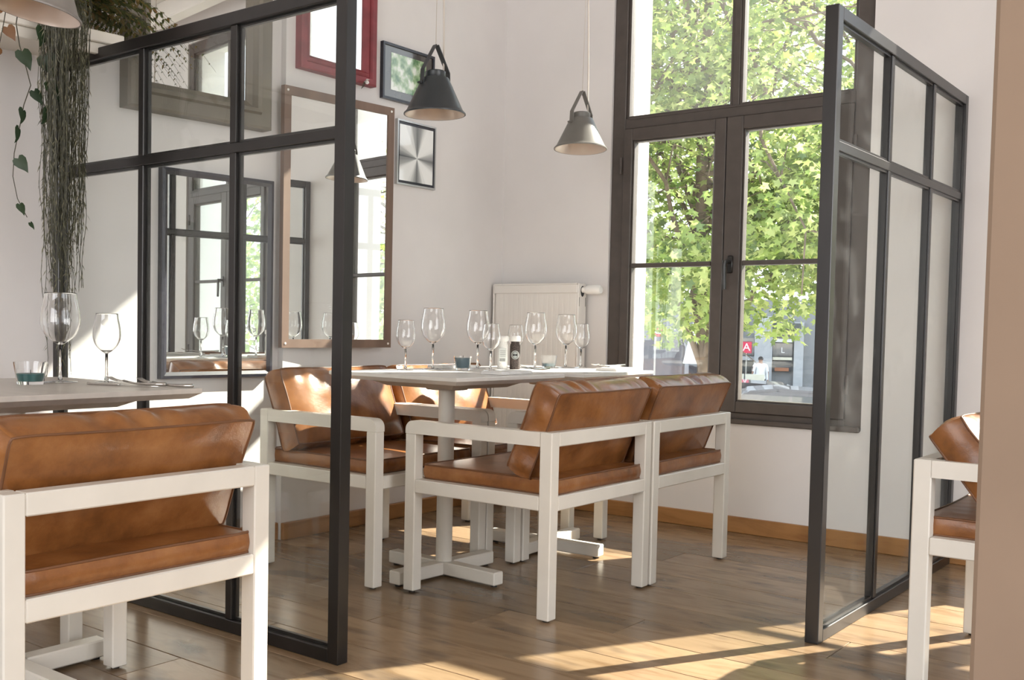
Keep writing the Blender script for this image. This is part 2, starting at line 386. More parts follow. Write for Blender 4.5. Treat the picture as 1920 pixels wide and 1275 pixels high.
# ------------------------------------------------------------------ windows
def make_window(idx, dx):
    f0, f1 = YW+.012, YW+.085
    X = lambda v: v+dx
    bm = B((X(-2.694), X(-2.625), f0, f1, .506, 3.099), (X(-1.525), X(-1.453), f0, f1, .506, 3.099),
           (X(-2.625), X(-1.525), f0, f1, .506, .548), (X(-2.625), X(-1.525), f0, f1, 3.02, 3.099),
           (X(-2.625), X(-1.525), f0, f1, 1.898, 1.950), bev=.003)
    box(bm, X(-2.60), X(-1.55), f0-.004, f0, 1.942, 1.950); 
    win = struct('window_%d' % idx, bm, win_paint)
    obj('window_sill', B((X(-2.69), X(-1.455), YW-.022, YW+.03, .498, .522), bev=.004), win_paint, win)
    # slim fixed lights above
    obj('upper_mullion', B((X(-2.079), X(-2.047), f0+.006, f1-.02, 1.95, 3.02), bev=.003), win_paint, win)
    for a, b in ((-2.625, -2.079), (-2.047, -1.525)):
        fr = obj('upper_light', B((X(a), X(a+.014), f0+.012, f1-.015, 1.95, 3.02), (X(b-.014), X(b), f0+.012, f1-.015, 1.95, 3.02),
                                  (X(a+.014), X(b-.014), f0+.012, f1-.015, 1.95, 1.962), (X(a+.014), X(b-.014), f0+.012, f1-.015, 3.008, 3.02), bev=.002), win_paint, win)
        obj('glass_pane', B((X(a+.014), X(b-.014), f0+.03, f0+.034, 1.962, 3.008)), dusty_glass, fr)
    # two casements
    for k, (a, ga, gb, b) in enumerate(((-2.624, -2.578, -2.150, -2.096), (-2.092, -2.014, -1.583, -1.526))):
        s0, s1 = f0-.014, f0+.045
        bm = B((X(a), X(ga), s0, s1, .549, 1.897), (X(gb), X(b), s0, s1, .549, 1.897),
               (X(ga), X(gb), s0, s1, .549, .600), (X(ga), X(gb), s0, s1, 1.838, 1.897), bev=.003)
        sash = obj('sash', bm, win_paint, win)
        g = .008
        obj('glazing_bead', B((X(ga), X(ga+g), s0+.012, s1-.005, .600, 1.838), (X(gb-g), X(gb), s0+.012, s1-.005, .600, 1.838),
                              (X(ga+g), X(gb-g), s0+.012, s1-.005, .600, .600+g), (X(ga+g), X(gb-g), s0+.012, s1-.005, 1.838-g, 1.838), bev=.002), win_paint, sash)
        obj('glazing_bar', B((X(ga+g), X(gb-g), s0+.010, s1-.008, 1.221, 1.243), bev=.003), win_paint, sash)
        obj('glass_pane', B((X(ga+g), X(gb-g), s0+.03, s0+.034, .608, 1.221)), win_glass, sash)
        obj('glass_pane', B((X(ga+g), X(gb-g), s0+.03, s0+.034, 1.243, 1.830)), win_glass, sash)
        if k == 1:
            hx = X(-2.055)
            bm = B((hx-.013, hx+.013, s0-.010, s0, 1.185, 1.265), bev=.004)
            tube(bm, [(hx, s0, 1.235), (hx, s0-.045, 1.237)], .009, 12)
            tube(bm, [(hx-.008, s0-.043, 1.240), (hx-.010, s0-.047, 1.22), (hx-.006, s0-.047, 1.11)], [.011, .010, .0085], 12)
            obj('window_handle', bm, steel, sash, smooth=True)
        for hz in (.70, 1.72):
            ex = X(a)-.012 if k == 0 else X(b)+.012
            bm = bmesh.new(); tube(bm, [(ex, s0-.002, hz-.04), (ex, s0-.002, hz+.04)], .007, 10)
            obj('hinge', bm, win_paint, sash, smooth=True)
make_window(1, 0); make_window(2, DX)

# ------------------------------------------------------------------ steel and glass partitions
def partition(name, label, axis, L, H, mid, mullions, loc, rz, glassm, post=.04, post_b=.045):
    """local x runs along the partition from the free post; thickness along local y"""
    t = thing(name, label, 'partition', loc, rz)
    h = .020
    obj('end_post', B((0, post, -h, h, 0, H), bev=.002), steel, t)
    obj('end_post', B((L-.035, L, -h, h, 0, H), bev=.002), steel, t)
    obj('top_rail', B((post, L-.035, -h, h, H-.038, H), bev=.002), steel, t)
    obj('bottom_rail', B((post, L-.035, -h, h, 0, .038), bev=.002), steel, t)
    obj('middle_rail', B((post, L-.035, -.015, .015, mid-.029, mid), bev=.002), steel, t)
    xs = [post] + list(mullions) + [L-.035]
    for m_ in mullions:
        for z0, z1 in ((.038, mid-.029), (mid, H-.038)):
            obj('mullion', B((m_-.014, m_+.014, -.0149, .0149, z0, z1), bev=.002), steel, t)
    for i in range(len(xs)-1):
        a = xs[i] + (.014 if i else 0); b = xs[i+1] - (.014 if i < len(xs)-2 else 0)
        for z0, z1 in ((.038, mid-.029), (mid, H-.038)):
            obj('glass_pane', B((a, b, .002, .006, z0, z1)), glassm, t)
            bm = B((a, a+.008, -.010, .002, z0, z1), (b-.008, b, -.010, .002, z0, z1), (a+.008, b-.008, -.010, .002, z0, z0+.008), (a+.008, b-.008, -.010, .002, z1-.008, z1))
            obj('glazing_bead', bm, steel, t)
    return t
partition('glass_partition', 'dark steel and glass partition screen between the left table and the window tables', 'x', 1.415, 1.82, 1.443,
          (.462, .912), (-1.98, 2.045, 0), PI, part_glass)
partition('glass_partition', 'dark steel and glass partition standing beside the window, smudged panes', 'x', 1.505, 1.868, 1.484,
          (.545, 1.045), (-1.10, 3.123, 0), PI/2, part_glass_dirty)

# ------------------------------------------------------------------ armchairs
def cushion_mesh(W, H, T, bulge, seed, nu=46, nv=18, wr=.004, edge=.012):
    """boxed cushion: local y = width, local z = height (0..H), local x = thickness, front face towards -x"""
    rnd = random.Random(seed); bm = bmesh.new()
    ph = [rnd.uniform(0, 6.28) for _ in range(12)]
    def P(s, t):
        yy = s*(1-.022*(1-t**2)-.0*abs(t))*W/2; zz = t*(1-.035*(1-s**2))*H/2
        # soften the corner
        c = (abs(s)**10)*(abs(t)**10)
        return yy*(1-.02*c), zz*(1-.04*c)
    def face(sgn):
        g = []
        for j in range(nv+1):
            row = []
            for i in range(nu+1):
                s = -1+2*i/nu; t = -1+2*j/nv
                s = math.copysign(1-(1-abs(s))**1.25, s); t = math.copysign(1-(1-abs(t))**1.25, t)
                yy, zz = P(s, t)
                d = T/2 + (bulge if sgn < 0 else bulge*.2)*(1-s**4)*(1-t**4)
                rad = (1-s*s)*(1-t*t)
                d += wr*.5*math.sin(7*s+4*t*t+ph[0])*math.sin(5*t+ph[1])*rad
                d += (wr*.9 if sgn < 0 else 0)*math.sin(24*s+5*t+ph[2])*max(0, t)**3*(1-t**6)
                row.append(bm.verts.new((sgn*d, yy, zz+H/2)))
            g.append(row)
        for j in range(nv):
            for i in range(nu):
                q = (g[j][i], g[j][i+1], g[j+1][i+1], g[j+1][i])
                bm.faces.new(q if sgn > 0 else q[::-1])
        loop = [g[0][i] for i in range(nu)] + [g[j][nu] for j in range(nv)] + [g[nv][i] for i in range(nu, 0, -1)] + [g[j][0] for j in range(nv, 0, -1)]
        return loop
    la = face(1); lb = face(-1); n = len(la)
    prev = la; cyz = Vector((0, 0, H/2))
    for k in range(1, 6):
        f = k/6; ring = []
        for i in range(n):
            p = la[i].co.lerp(lb[i].co, f)
            out = (p-cyz); out.x = 0; out.z *= 1.6; out = out.normalized()
            b = edge*math.sin(PI*f)
            wv = math.sin(i*1.05+ph[3]+1.6*math.sin(i*.27+ph[5])+1.2*(f-.5)*math.sin(i*.19+ph[6]))
            b += wr*.95*(abs(wv)**.6*math.copysign(1, wv))*math.sin(PI*f)**.7*(.55+.45*math.sin(i*.23+ph[4]))
            ring.append(bm.verts.new(p+out*b))
        for i in range(n):
            j = (i+1) % n; bm.faces.new((prev[i], ring[i], ring[j], prev[j]))
        prev = ring
    for i in range(n):
        j = (i+1) % n; bm.faces.new((prev[i], lb[i], lb[j], prev[j]))
    bmesh.ops.recalc_face_normals(bm, faces=bm.faces)
    pipes = [[v.co.copy() for v in la], [v.co.copy() for v in lb]]
    return bm, pipes
def add_cushion(name, W, H, T, bulge, seed, parent, mtx, wr=.004, edge=.012):
    bm, pipes = cushion_mesh(W, H, T, bulge, seed, wr=wr, edge=edge)
    bmesh.ops.transform(bm, matrix=mtx, verts=bm.verts)
    c = obj(name, bm, leather, parent, smooth=True)
    p = bmesh.new()
    for lp in pipes:
        pts = [mtx @ q for q in lp]; tube(p, pts, .0032, 6, loop=True)
    obj('piping', p, piping_m, c, smooth='all')
    return c
CW, CD, CH, LT = .648, .598, .595, .045
def make_chair(label, seed):
    """back of the chair on local +x (outer face x=0), width along y 0..CW"""
    t = thing('armchair', label, 'chair', (0, 0, 0), 0, None)
    bv = .003
    for x0 in (-CD, -LT):
        for y0 in (0, CW-LT):
            zt = CH-.045 if x0 < -.3 else CH
            lg = obj('leg', B((x0, x0+LT, y0, y0+LT, .006, zt), bev=bv), white_paint, t)
            bm = bmesh.new(); lathe(bm, [(0, 0), (.011, 0), (.011, .006), (0, .006)], 14, (x0+LT/2, y0+LT/2, 0))
            obj('glide', bm, black, lg)
    # armrests with a rounded front upper corner
    r = .032
    arc = [(-CD+r-r*math.cos(a), CH-r+r*math.sin(a)) for a in [i*PI/2/6 for i in range(7)]]
    poly = arc + [(-LT, CH), (-LT, CH-.045), (-CD, CH-.045)]
    for y0 in (0, CW-LT):
        bm = bmesh.new(); prism(bm, poly, 'y', y0, y0+LT)
        obj('armrest', bm, white_paint, t, smooth=True)
    obj('back_rail', B((-LT, 0, LT, CW-LT, CH-.045, CH), bev=bv), white_paint, t)
    z0, z1 = .348, .394
    obj('seat_rail', B((-LT, 0, LT, CW-LT, z0, z1), bev=bv), white_paint, t)
    obj('seat_rail', B((-CD, -CD+LT, LT, CW-LT, z0, z1), bev=bv), white_paint, t)
    for y0 in (0, CW-LT):
        obj('seat_rail', B((-CD+LT, -LT, y0, y0+LT, z0, z1), bev=bv), white_paint, t)
    obj('seat_board', B((-CD+LT, -LT, LT, CW-LT, .375, .389)), white_paint, t)
    # seat cushion
    m = Matrix.Translation((-.005, CW/2, .4195)) @ Matrix.Rotation(PI/2, 4, 'Y') @ Matrix.Translation((0, 0, -CD+LT*1.1))
    add_cushion('seat_cushion', CW-2*LT+.016, CD-LT-.012, .046, .006, seed, t, m, wr=.0015, edge=.006)
    # loose back cushion leaning on the back rail
    m = Matrix.Translation((-.146, CW/2, .452)) @ Matrix.Rotation(R(21.5), 4, 'Y')
    bc = add_cushion('back_cushion', .60, .305, .092, .030, seed+7, t, m, wr=.0085)
    mt = B((-.012, .002, -.304, -.300, .10, .125)); bmesh.ops.transform(mt, matrix=m, verts=mt.verts)
    obj('care_tag', mt, black, bc)
    return t
CHG = 'white framed armchairs with cognac leather cushions'
first = make_chair('white wooden armchair with cognac leather cushions, nearest of the middle group, seen from behind', 3)
first.location = (-1.786, 2.756, 0); first['group'] = CHG
def chair_at(src, x, y, rz, label):
    c = copy_tree(src, None, (x, y, 0), rz, label); return c
second = make_chair('white armchair with leather cushions directly below the window, back turned to the camera', 21)
second.location = (-1.782, 3.414, 0); second['group'] = CHG
third = make_chair('white armchair facing right below the tall brown framed mirror, sun on its leather back cushion', 40)
third.location = (-3.06, 2.69+CW, 0); third.rotation_euler = (0, 0, PI); third['group'] = CHG
chair_at(first, -3.06, 3.345+CW, PI, 'white armchair facing right beside the radiator, its leather cushion in full sun')
near = make_chair('large white armchair in the left foreground with orange-brown leather cushions, seen from behind', 77)
near.location = (-1.828, .992, 0); near['group'] = CHG
chair_at(second, -3.185, .99+CW, PI, 'white armchair across the left table, mostly hidden behind its white column')
right_chair = chair_at(third, -.785, 2.94+CW, PI, 'white armchair on the far right, half hidden by the foreground wall end')
def slump(chair, M_):
    for ch in chair.children:
        if ch.name.startswith('back_cushion'): ch.matrix_local = M_
slump(near, Matrix.Translation((-.030, 0, .036)) @ Matrix.Diagonal((1, 1, .925, 1)))
pv = Vector((-.103, 0, .435))
slump(right_chair, Matrix.Translation((-.107, 0, -.020)) @ Matrix.Translation(pv) @ Matrix.Rotation(R(15.5), 4, 'Y') @ Matrix.Translation(-pv))
# leather cushions of copies keep their own individual random tone through Object Info

# ------------------------------------------------------------------ tables
def make_table(label, W, D, loc, rz, topm, edgem):
    t = thing('pedestal_table', label, 'table', loc, rz)
    bm = bmesh.new(); lv = []
    for d, z in ((.0015, .75), (0, .7485), (0, .738), (.024, .7235)):
        lv.append([bm.verts.new((sx*(W/2-d), sy*(D/2-d), z)) for sx, sy in ((-1, -1), (1, -1), (1, 1), (-1, 1))])
    bm.faces.new(lv[0]); bm.faces.new(lv[-1][::-1])
    for p, q in zip(lv, lv[1:]):
        for i in range(4): bm.faces.new((q[i], q[(i+1) % 4], p[(i+1) % 4], p[i]))
    obj('tabletop', bm, topm, t)
    bm = bmesh.new()
    a, b = (W/2-.10, D/2-.10), (W/2-.15, D/2-.15)
    lo = [bm.verts.new((sx*b[0], sy*b[1], .700)) for sx, sy in ((-1, -1), (1, -1), (1, 1), (-1, 1))]
    hi = [bm.verts.new((sx*a[0], sy*a[1], .7232)) for sx, sy in ((-1, -1), (1, -1), (1, 1), (-1, 1))]
    bm.faces.new(lo[::-1]); bm.faces.new(hi)
    for i in range(4): bm.faces.new((lo[i], lo[(i+1) % 4], hi[(i+1) % 4], hi[i]))
    obj('bevelled_underframe', bm, edgem, t)
    bm = bmesh.new(); lathe(bm, [(0, .688), (.075, .688), (.08, .694), (.08, .6995), (0, .6995)], 32)
    obj('mounting_plate', bm, edgem, t, smooth=True)
    bm = bmesh.new(); lathe(bm, [(0, .055), (.030, .055), (.030, .687), (0, .687)], 32)
    obj('column', bm, white_paint, t, smooth=True)
    obj('foot_bar', B((-.262, .262, -.026, .026, .008, .055), bev=.004), white_paint, t)
    for s in (1, -1):
        y0, y1 = sorted((s*.0265, s*.262))
        obj('foot_bar', B((-.026, .026, y0, y1, .008, .055), bev=.004), white_paint, t)
    bm = bmesh.new()
    for x, y in ((.24, 0), (-.24, 0), (0, .24), (0, -.24)): lathe(bm, [(0, 0), (.012, 0), (.012, .008), (0, .008)], 12, (x, y, 0))
    obj('glides', bm, black, t)
    return t
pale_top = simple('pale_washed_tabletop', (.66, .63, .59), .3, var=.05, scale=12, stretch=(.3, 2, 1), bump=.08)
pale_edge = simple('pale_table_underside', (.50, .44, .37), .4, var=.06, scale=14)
TG = 'small square pedestal tables'
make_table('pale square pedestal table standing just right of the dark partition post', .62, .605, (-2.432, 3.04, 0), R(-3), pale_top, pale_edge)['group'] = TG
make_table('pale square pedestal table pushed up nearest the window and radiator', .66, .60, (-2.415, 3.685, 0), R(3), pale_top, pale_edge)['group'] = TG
make_table('grey-washed pedestal table at the left edge with teal candle', .67, .66, (-2.507, 1.385, 0), 0, grey_wash, grey_wash)['group'] = TG

# ------------------------------------------------------------------ tableware
def wine_glass(h, R0, label, loc, rim=None):
    t = thing('wine_glass', label, 'glass', loc)
    zb = h*.42; rim = rim or R0*.80; w_ = .0011
    pr = [(.0040, zb), (R0*.42, zb+(h-zb)*.075), (R0*.78, zb+(h-zb)*.20), (R0*.97, zb+(h-zb)*.36), (R0, zb+(h-zb)*.48), (R0*.965, zb+(h-zb)*.66), (rim*1.06, zb+(h-zb)*.86), (rim, h)]
    # Catmull-Rom refine
    def refine(P, k=4):
        o = []
        for i in range(len(P)-1):
            p0 = P[max(i-1, 0)]; p1 = P[i]; p2 = P[i+1]; p3 = P[min(i+2, len(P)-1)]
            for j in range(k):
                u = j/k
                o.append(tuple(.5*((2*p1[d])+(-p0[d]+p2[d])*u+(2*p0[d]-5*p1[d]+4*p2[d]-p3[d])*u*u+(-p0[d]+3*p1[d]-3*p2[d]+p3[d])*u**3) for d in (0, 1)))
        o.append(P[-1]); return o
    outer = refine(pr)
    inner = [(max(r-w_, 0), z) for r, z in outer if z > zb+.006][::-1]
    bm = bmesh.new(); lathe(bm, [(0, zb)] + outer + inner + [(0, zb+.006)], 40)
    obj('bowl', bm, crystal, t, smooth='all')
    bm = bmesh.new(); lathe(bm, [(0, .0072), (.0062, .0073), (.0042, .02), (.0034, zb*.5), (.0039, zb-.0003), (0, zb-.0003)], 20)
    obj('stem', bm, crystal, t, smooth='all')
    fr = R0*.86
    bm = bmesh.new(); lathe(bm, [(0, .0005), (fr-.001, .0005), (fr, .0012), (fr-.002, .0020), (.012, .0048), (0, .0070)], 40)
    obj('foot', bm, crystal, t, smooth=True)
    return t
ZT = .7505
GG = 'wine glasses set on the tables'
G = [
 (.238, .047, (-2.613, 3.175), 'large wine glass, left of the two large ones on the middle table'),
 (.190, .037, (-2.640, 3.045), 'small wine glass at the left end of the middle table setting, beside the partition post'),
 (.234, .046, (-2.560, 3.392), 'large wine glass just right of the slate blue candle'),
 (.182, .036, (-2.445, 3.325), 'small wine glass standing left of the salt and pepper jars'),
 (.180, .035, (-2.690, 3.840), 'small wine glass half hidden behind the salt and pepper jars'),
 (.231, .046, (-2.451, 3.640), 'large wine glass in front of the radiator, right of the pepper jar'),
 (.228, .045, (-2.450, 3.872), 'large wine glass in front of the radiator, right of the pale blue candle'),
 (.190, .034, (-2.425, 3.955), 'small wine glass at the right end of the table, beside the window'),
 (.240, .052, (-2.578, 1.560), 'big wine glass in the middle of the left table, in front of the hanging plant'),
 (.187, .037, (-2.506, 1.655), 'small wine glass on the left table beside the knife and forks'),
 (.240, .052, (-2.655, 1.270), 'big wine glass cut off by the left picture edge'),
]
for h, r, (x, y), lb in G:
    wine_glass(h, r, lb, (x, y, ZT))['group'] = GG
frosted = glass_mat('frosted_glass', rough=.35)
def candle(label, loc, r0, r1, h, wax, fill, cup=None):
    t = thing('candle_glass', label, 'candle', loc)
    bm = bmesh.new(); lathe(bm, [(0, .0), (r0, 0), (r1, h), (r1-.0018, h), (r0-.001, .008), (0, .008)], 36)
    obj('glass_cup', bm, cup or crystal, t, smooth=True)
    zt = .0085+(h-.012)*fill; rt_ = (r0-.0022)+(r1-r0)*(zt/h)
    bm = bmesh.new(); lathe(bm, [(0, .0085), (r0-.0024, .0085), (rt_, zt), (rt_*.6, zt-.001), (0, zt-.002)], 32)
    wo = obj('wax', bm, wax, t, smooth=True)
    bm = bmesh.new(); tube(bm, [(0, 0, zt-.001), (.001, 0, zt+.009)], .0009, 6); obj('wick', bm, label_dark, wo)
    return t
candle('glass candle filled with slate blue wax on the middle table', (-2.535, 3.265, ZT), .027, .0365, .054, wax_blue, .92)['group'] = 'candles in glasses'
candle('frosted glass candle with little pale blue wax, in front of the radiator', (-2.475, 3.780, ZT), .027, .0350, .054, simple('pale_blue_wax', (.2, .33, .37), .4), .25, frosted)['group'] = 'candles in glasses'
candle('glass candle with dark teal wax on the left table', (-2.545, 1.455, ZT), .033, .0425, .058, wax_teal, .42)['group'] = 'candles in glasses'
def jar(label, loc, rz, fillm, dark):
    t = thing('condiment_jar', label, 'jar', loc, rz)
    bm = bmesh.new(); lathe(bm, [(0, 0), (.020, 0), (.021, .003), (.021, .095), (.017, .105), (.017, .112), (0, .112)], 28)
    obj('bottle', bm, fillm, t, smooth=True)
    bm = bmesh.new(); lathe(bm, [(0, .1125), (.0215, .1125), (.0225, .116), (.0225, .130), (.020, .134), (0, .134)], 28)
    obj('cap', bm, white_plastic, t, smooth=True)
    # round label wrapped on the front
    if dark:
        cy = .058
        def wrap(r0, r1, rad, n=36):
            bm = bmesh.new(); A = []; Bq = []
            for i in range(n):
                a = 2*PI*i/n
                for rr_, L in ((r0, A), (r1, Bq)):
                    u = rr_*math.cos(a); ang = u/.021
                    L.append(bm.verts.new((rad*math.sin(ang), -rad*math.cos(ang), cy+rr_*math.sin(a))))
            for i in range(n): bm.faces.new((A[i], A[(i+1) % n], Bq[(i+1) % n], Bq[i]))
            return bm
        obj('round_label', wrap(.0001, .0180, .02125), label_dark, t)
        lr = t.children[-1]
        obj('label_ring', wrap(.0150, .0168, .0214), label_pale, t)
        obj('label_ring', wrap(.0001, .0125, .0214), simple('label_grey', (.3, .33, .32), .5), t)
        bm = B((-.008, .008, -.0222, -.0217, cy-.0025, cy+.0025))
        obj('label_band', bm, label_dark, t)
    else:
        obj('paper_label', B((-.014, .014, -.0218, -.0212, .028, .085)), label_pale, t)
        bm = bmesh.new()
        for i in range(9): box(bm, -.011+i*.0024, -.011+i*.0024+.0013, -.0222, -.0219, .032, .044)
        for i in range(4): box(bm, -.011, .011, -.0222, -.0219, .052+i*.007, .0535+i*.007)
        obj('barcode', bm, simple('label_ink', (.12, .12, .12), .6), t)
    return t
rzj = R(36)
jar('pepper grinder jar of dark peppercorns with round label and white cap', (-2.478, 3.535, ZT), rzj, pepper_m, True)['group'] = 'salt and pepper jars'
jar('clear salt jar with white cap standing left of the pepper', (-2.512, 3.497, ZT), rzj, salt_m, False)['group'] = 'salt and pepper jars'
def cutlery(name, label, loc, rz, kind, rx=0):
    t = thing(name, label, 'cutlery', loc, rz)
    bm = bmesh.new()
    if kind == 'knife':
        box(bm, -.10, .0, -.0065, .0065, 0, .006, bev=.0018); 
        obj('handle', bm, chrome, t)
        bm = bmesh.new(); prism(bm, [(0, -.005), (.10, -.0085), (.118, -.004), (.122, .004), (0, .005)], 'z', .002, .0036); obj('blade', bm, chrome, t)
    else:
        tube(bm, [(-.11, 0, .006), (-.06, 0, .004), (0, 0, .004), (.04, 0, .009)], [.005, .0045, .0025, .003], 8)
        obj('handle', bm, chrome, t, smooth='all')
        bm = bmesh.new()
        if kind == 'fork':
            for k in range(4):
                yy = -.0085+k*.00567
                tube(bm, [(.04, yy*.6, .009), (.055, yy, .008), (.075, yy, .011), (.095, yy, .018)], [.0022, .0016, .0014, .0008], 6)
            obj('tines', bm, chrome, t, smooth='all')
        else:
            pts = [(.04, 0, .009)]
            lathe(bm, [(0, -.006), (.01, -.003), (.015, 0), (.0145, .0008), (.009, -.002), (0, -.0048)], 20)
            bmesh.ops.transform(bm, matrix=Matrix.Translation((.062, 0, .012)) @ Matrix.Diagonal((1.5, 1, 1, 1)), verts=bm.verts)
            obj('spoon_bowl', bm, chrome, t, smooth='all')
    return t
cutlery('table_knife', 'steel knife lying nearest the edge of the left table', (-2.365, 1.602, ZT), R(20), 'knife')
cutlery('table_fork', 'steel fork lying on the left table, tines towards the small glass', (-2.385, 1.66, ZT), R(190), 'fork')
cutlery('table_fork', 'second steel fork near the corner of the left table', (-2.295, 1.685, ZT), R(185), 'fork')
def napkin(label, loc, rz):
    t = thing('folded_napkin', label, 'napkin', loc, rz)
    bm = bmesh.new()
    n = 14
    for k in range(3):
        poly = []
        for i in range(n+1):
            x = -.11+.22*i/n; poly.append((x, .0035*k + .0012*math.sin(i*1.1+k)+.0045))
        poly += [(.11, .0035*k+.0006), (-.11, .0035*k+.0006)]
        prism(bm, poly, 'y', -.045+.003*k, .045-.002*k)
    obj('cloth', bm, napkin_m, t, smooth=True)
    return t
NP = [('white folded napkin on the near edge of the middle table, cutlery at its end', (-2.24, 3.15), R(95)),
      ('white folded napkin at the right end of the table below the window', (-2.20, 3.86), R(100)),
      ('white folded napkin behind the slate blue candle', (-2.685, 3.40), R(85))]
for lb, (x, y), rz in NP: napkin(lb, (x, y, ZT), rz)['group'] = 'folded napkins'
cutlery('table_fork', 'steel fork resting on the napkin near the middle of the tables', (-2.20, 3.27, ZT+.0125), R(275), 'fork')
cutlery('table_spoon', 'steel spoon leaning on the napkin at the window end of the tables', (-2.25, 3.87, ZT+.0125), R(255), 'spoon')

# ------------------------------------------------------------------ radiator
rad = thing('radiator', 'white ribbed panel radiator on the wall left of the window', 'radiator', (-3.06, 4.565, 0))
rw, z0, z1 = .252, .16, 1.145
bm = bmesh.new(); n = 15
pts = []
for i in range(n):
    a = -rw+.02+(2*rw-.04)*i/n; b = -rw+.02+(2*rw-.04)*(i+1)/n; m_ = (b-a)
    pts += [(a, -.034), (a+m_*.28, -.034), (a+m_*.40, -.0348), (a+m_*.88, -.0348)]
poly = [(-rw, -.030), (-rw+.01, -.034)] + pts + [(rw-.01, -.034), (rw, -.030), (rw, -.018), (-rw, -.018)]
prism(bm, poly, 'z', z0+.03, z1-.05)
obj('front_panel', bm, radiator_m, rad)
obj('rear_panel', B((-rw, rw, .012, .026, z0+.03, z1-.05)), radiator_m, rad)
bm = B((-rw-.003, rw+.003, -.042, -.028, z1-.05, z1-.006), (-rw-.003, rw+.003, .028, .036, z1-.05, z1-.006), bev=.003)
for i in range(26):
    x = -rw+.008+i*(2*rw-.016)/25.5; box(bm, x, x+.008, -.028, .028, z1-.014, z1-.006)
box(bm, -rw-.003, rw+.003, -.042, -.024, z1-.0059, z1); box(bm, -rw-.003, rw+.003, .026, .036, z1-.0059, z1)
obj('top_grille', bm, radiator_m, rad)
for s in (-1, 1):
    x0, x1 = sorted((s*(rw+.0035), s*(rw+.011)))
    sp_ = obj('side_panel', B((x0, x1, -.040, .034, z0, z1-.002), bev=.003), radiator_m, rad)
    if s > 0:
        obj('side_slot', B((x1, x1+.0006, -.033, -.030, 1.03, 1.075), (x1, x1+.0006, .024, .027, 1.03, 1.075)), label_dark, sp_)
        bm = bmesh.new(); lathe(bm, [(0, 0), (.016, 0), (.017, .0006), (0, .0008)], 20); bmesh.ops.transform(bm, matrix=Matrix.Translation((x1, -.004, 1.105)) @ Matrix.Diagonal((1, 1, 1.6, 1)) @ Matrix.Rotation(PI/2, 4, 'Y'), verts=bm.verts)
        obj('valve_opening', bm, label_dark, sp_)
bm = bmesh.new(); lathe(bm, [(0, .0), (.014, 0), (.015, .02), (.022, .026), (.024, .06), (.0235, .095), (.018, .104), (0, .105)], 24)
bmesh.ops.transform(bm, matrix=Matrix.Translation((rw+.013, -.004, 1.112)) @ Matrix.Rotation(PI/2, 4, 'Y'), verts=bm.verts)
obj('thermostat_valve', bm, white_plastic, rad, smooth=True)
bm = bmesh.new()
for x in (-rw+.06, rw-.06): tube(bm, [(x, .0, z0+.03), (x, .0, .0)], .009, 12)
obj('pipe', bm, radiator_m, rad, smooth=True)
bm = B((-.15, -.12, .026, .064, .95, 1.0), (.12, .15, .026, .064, .95, 1.0)); obj('wall_bracket', bm, radiator_m, rad)

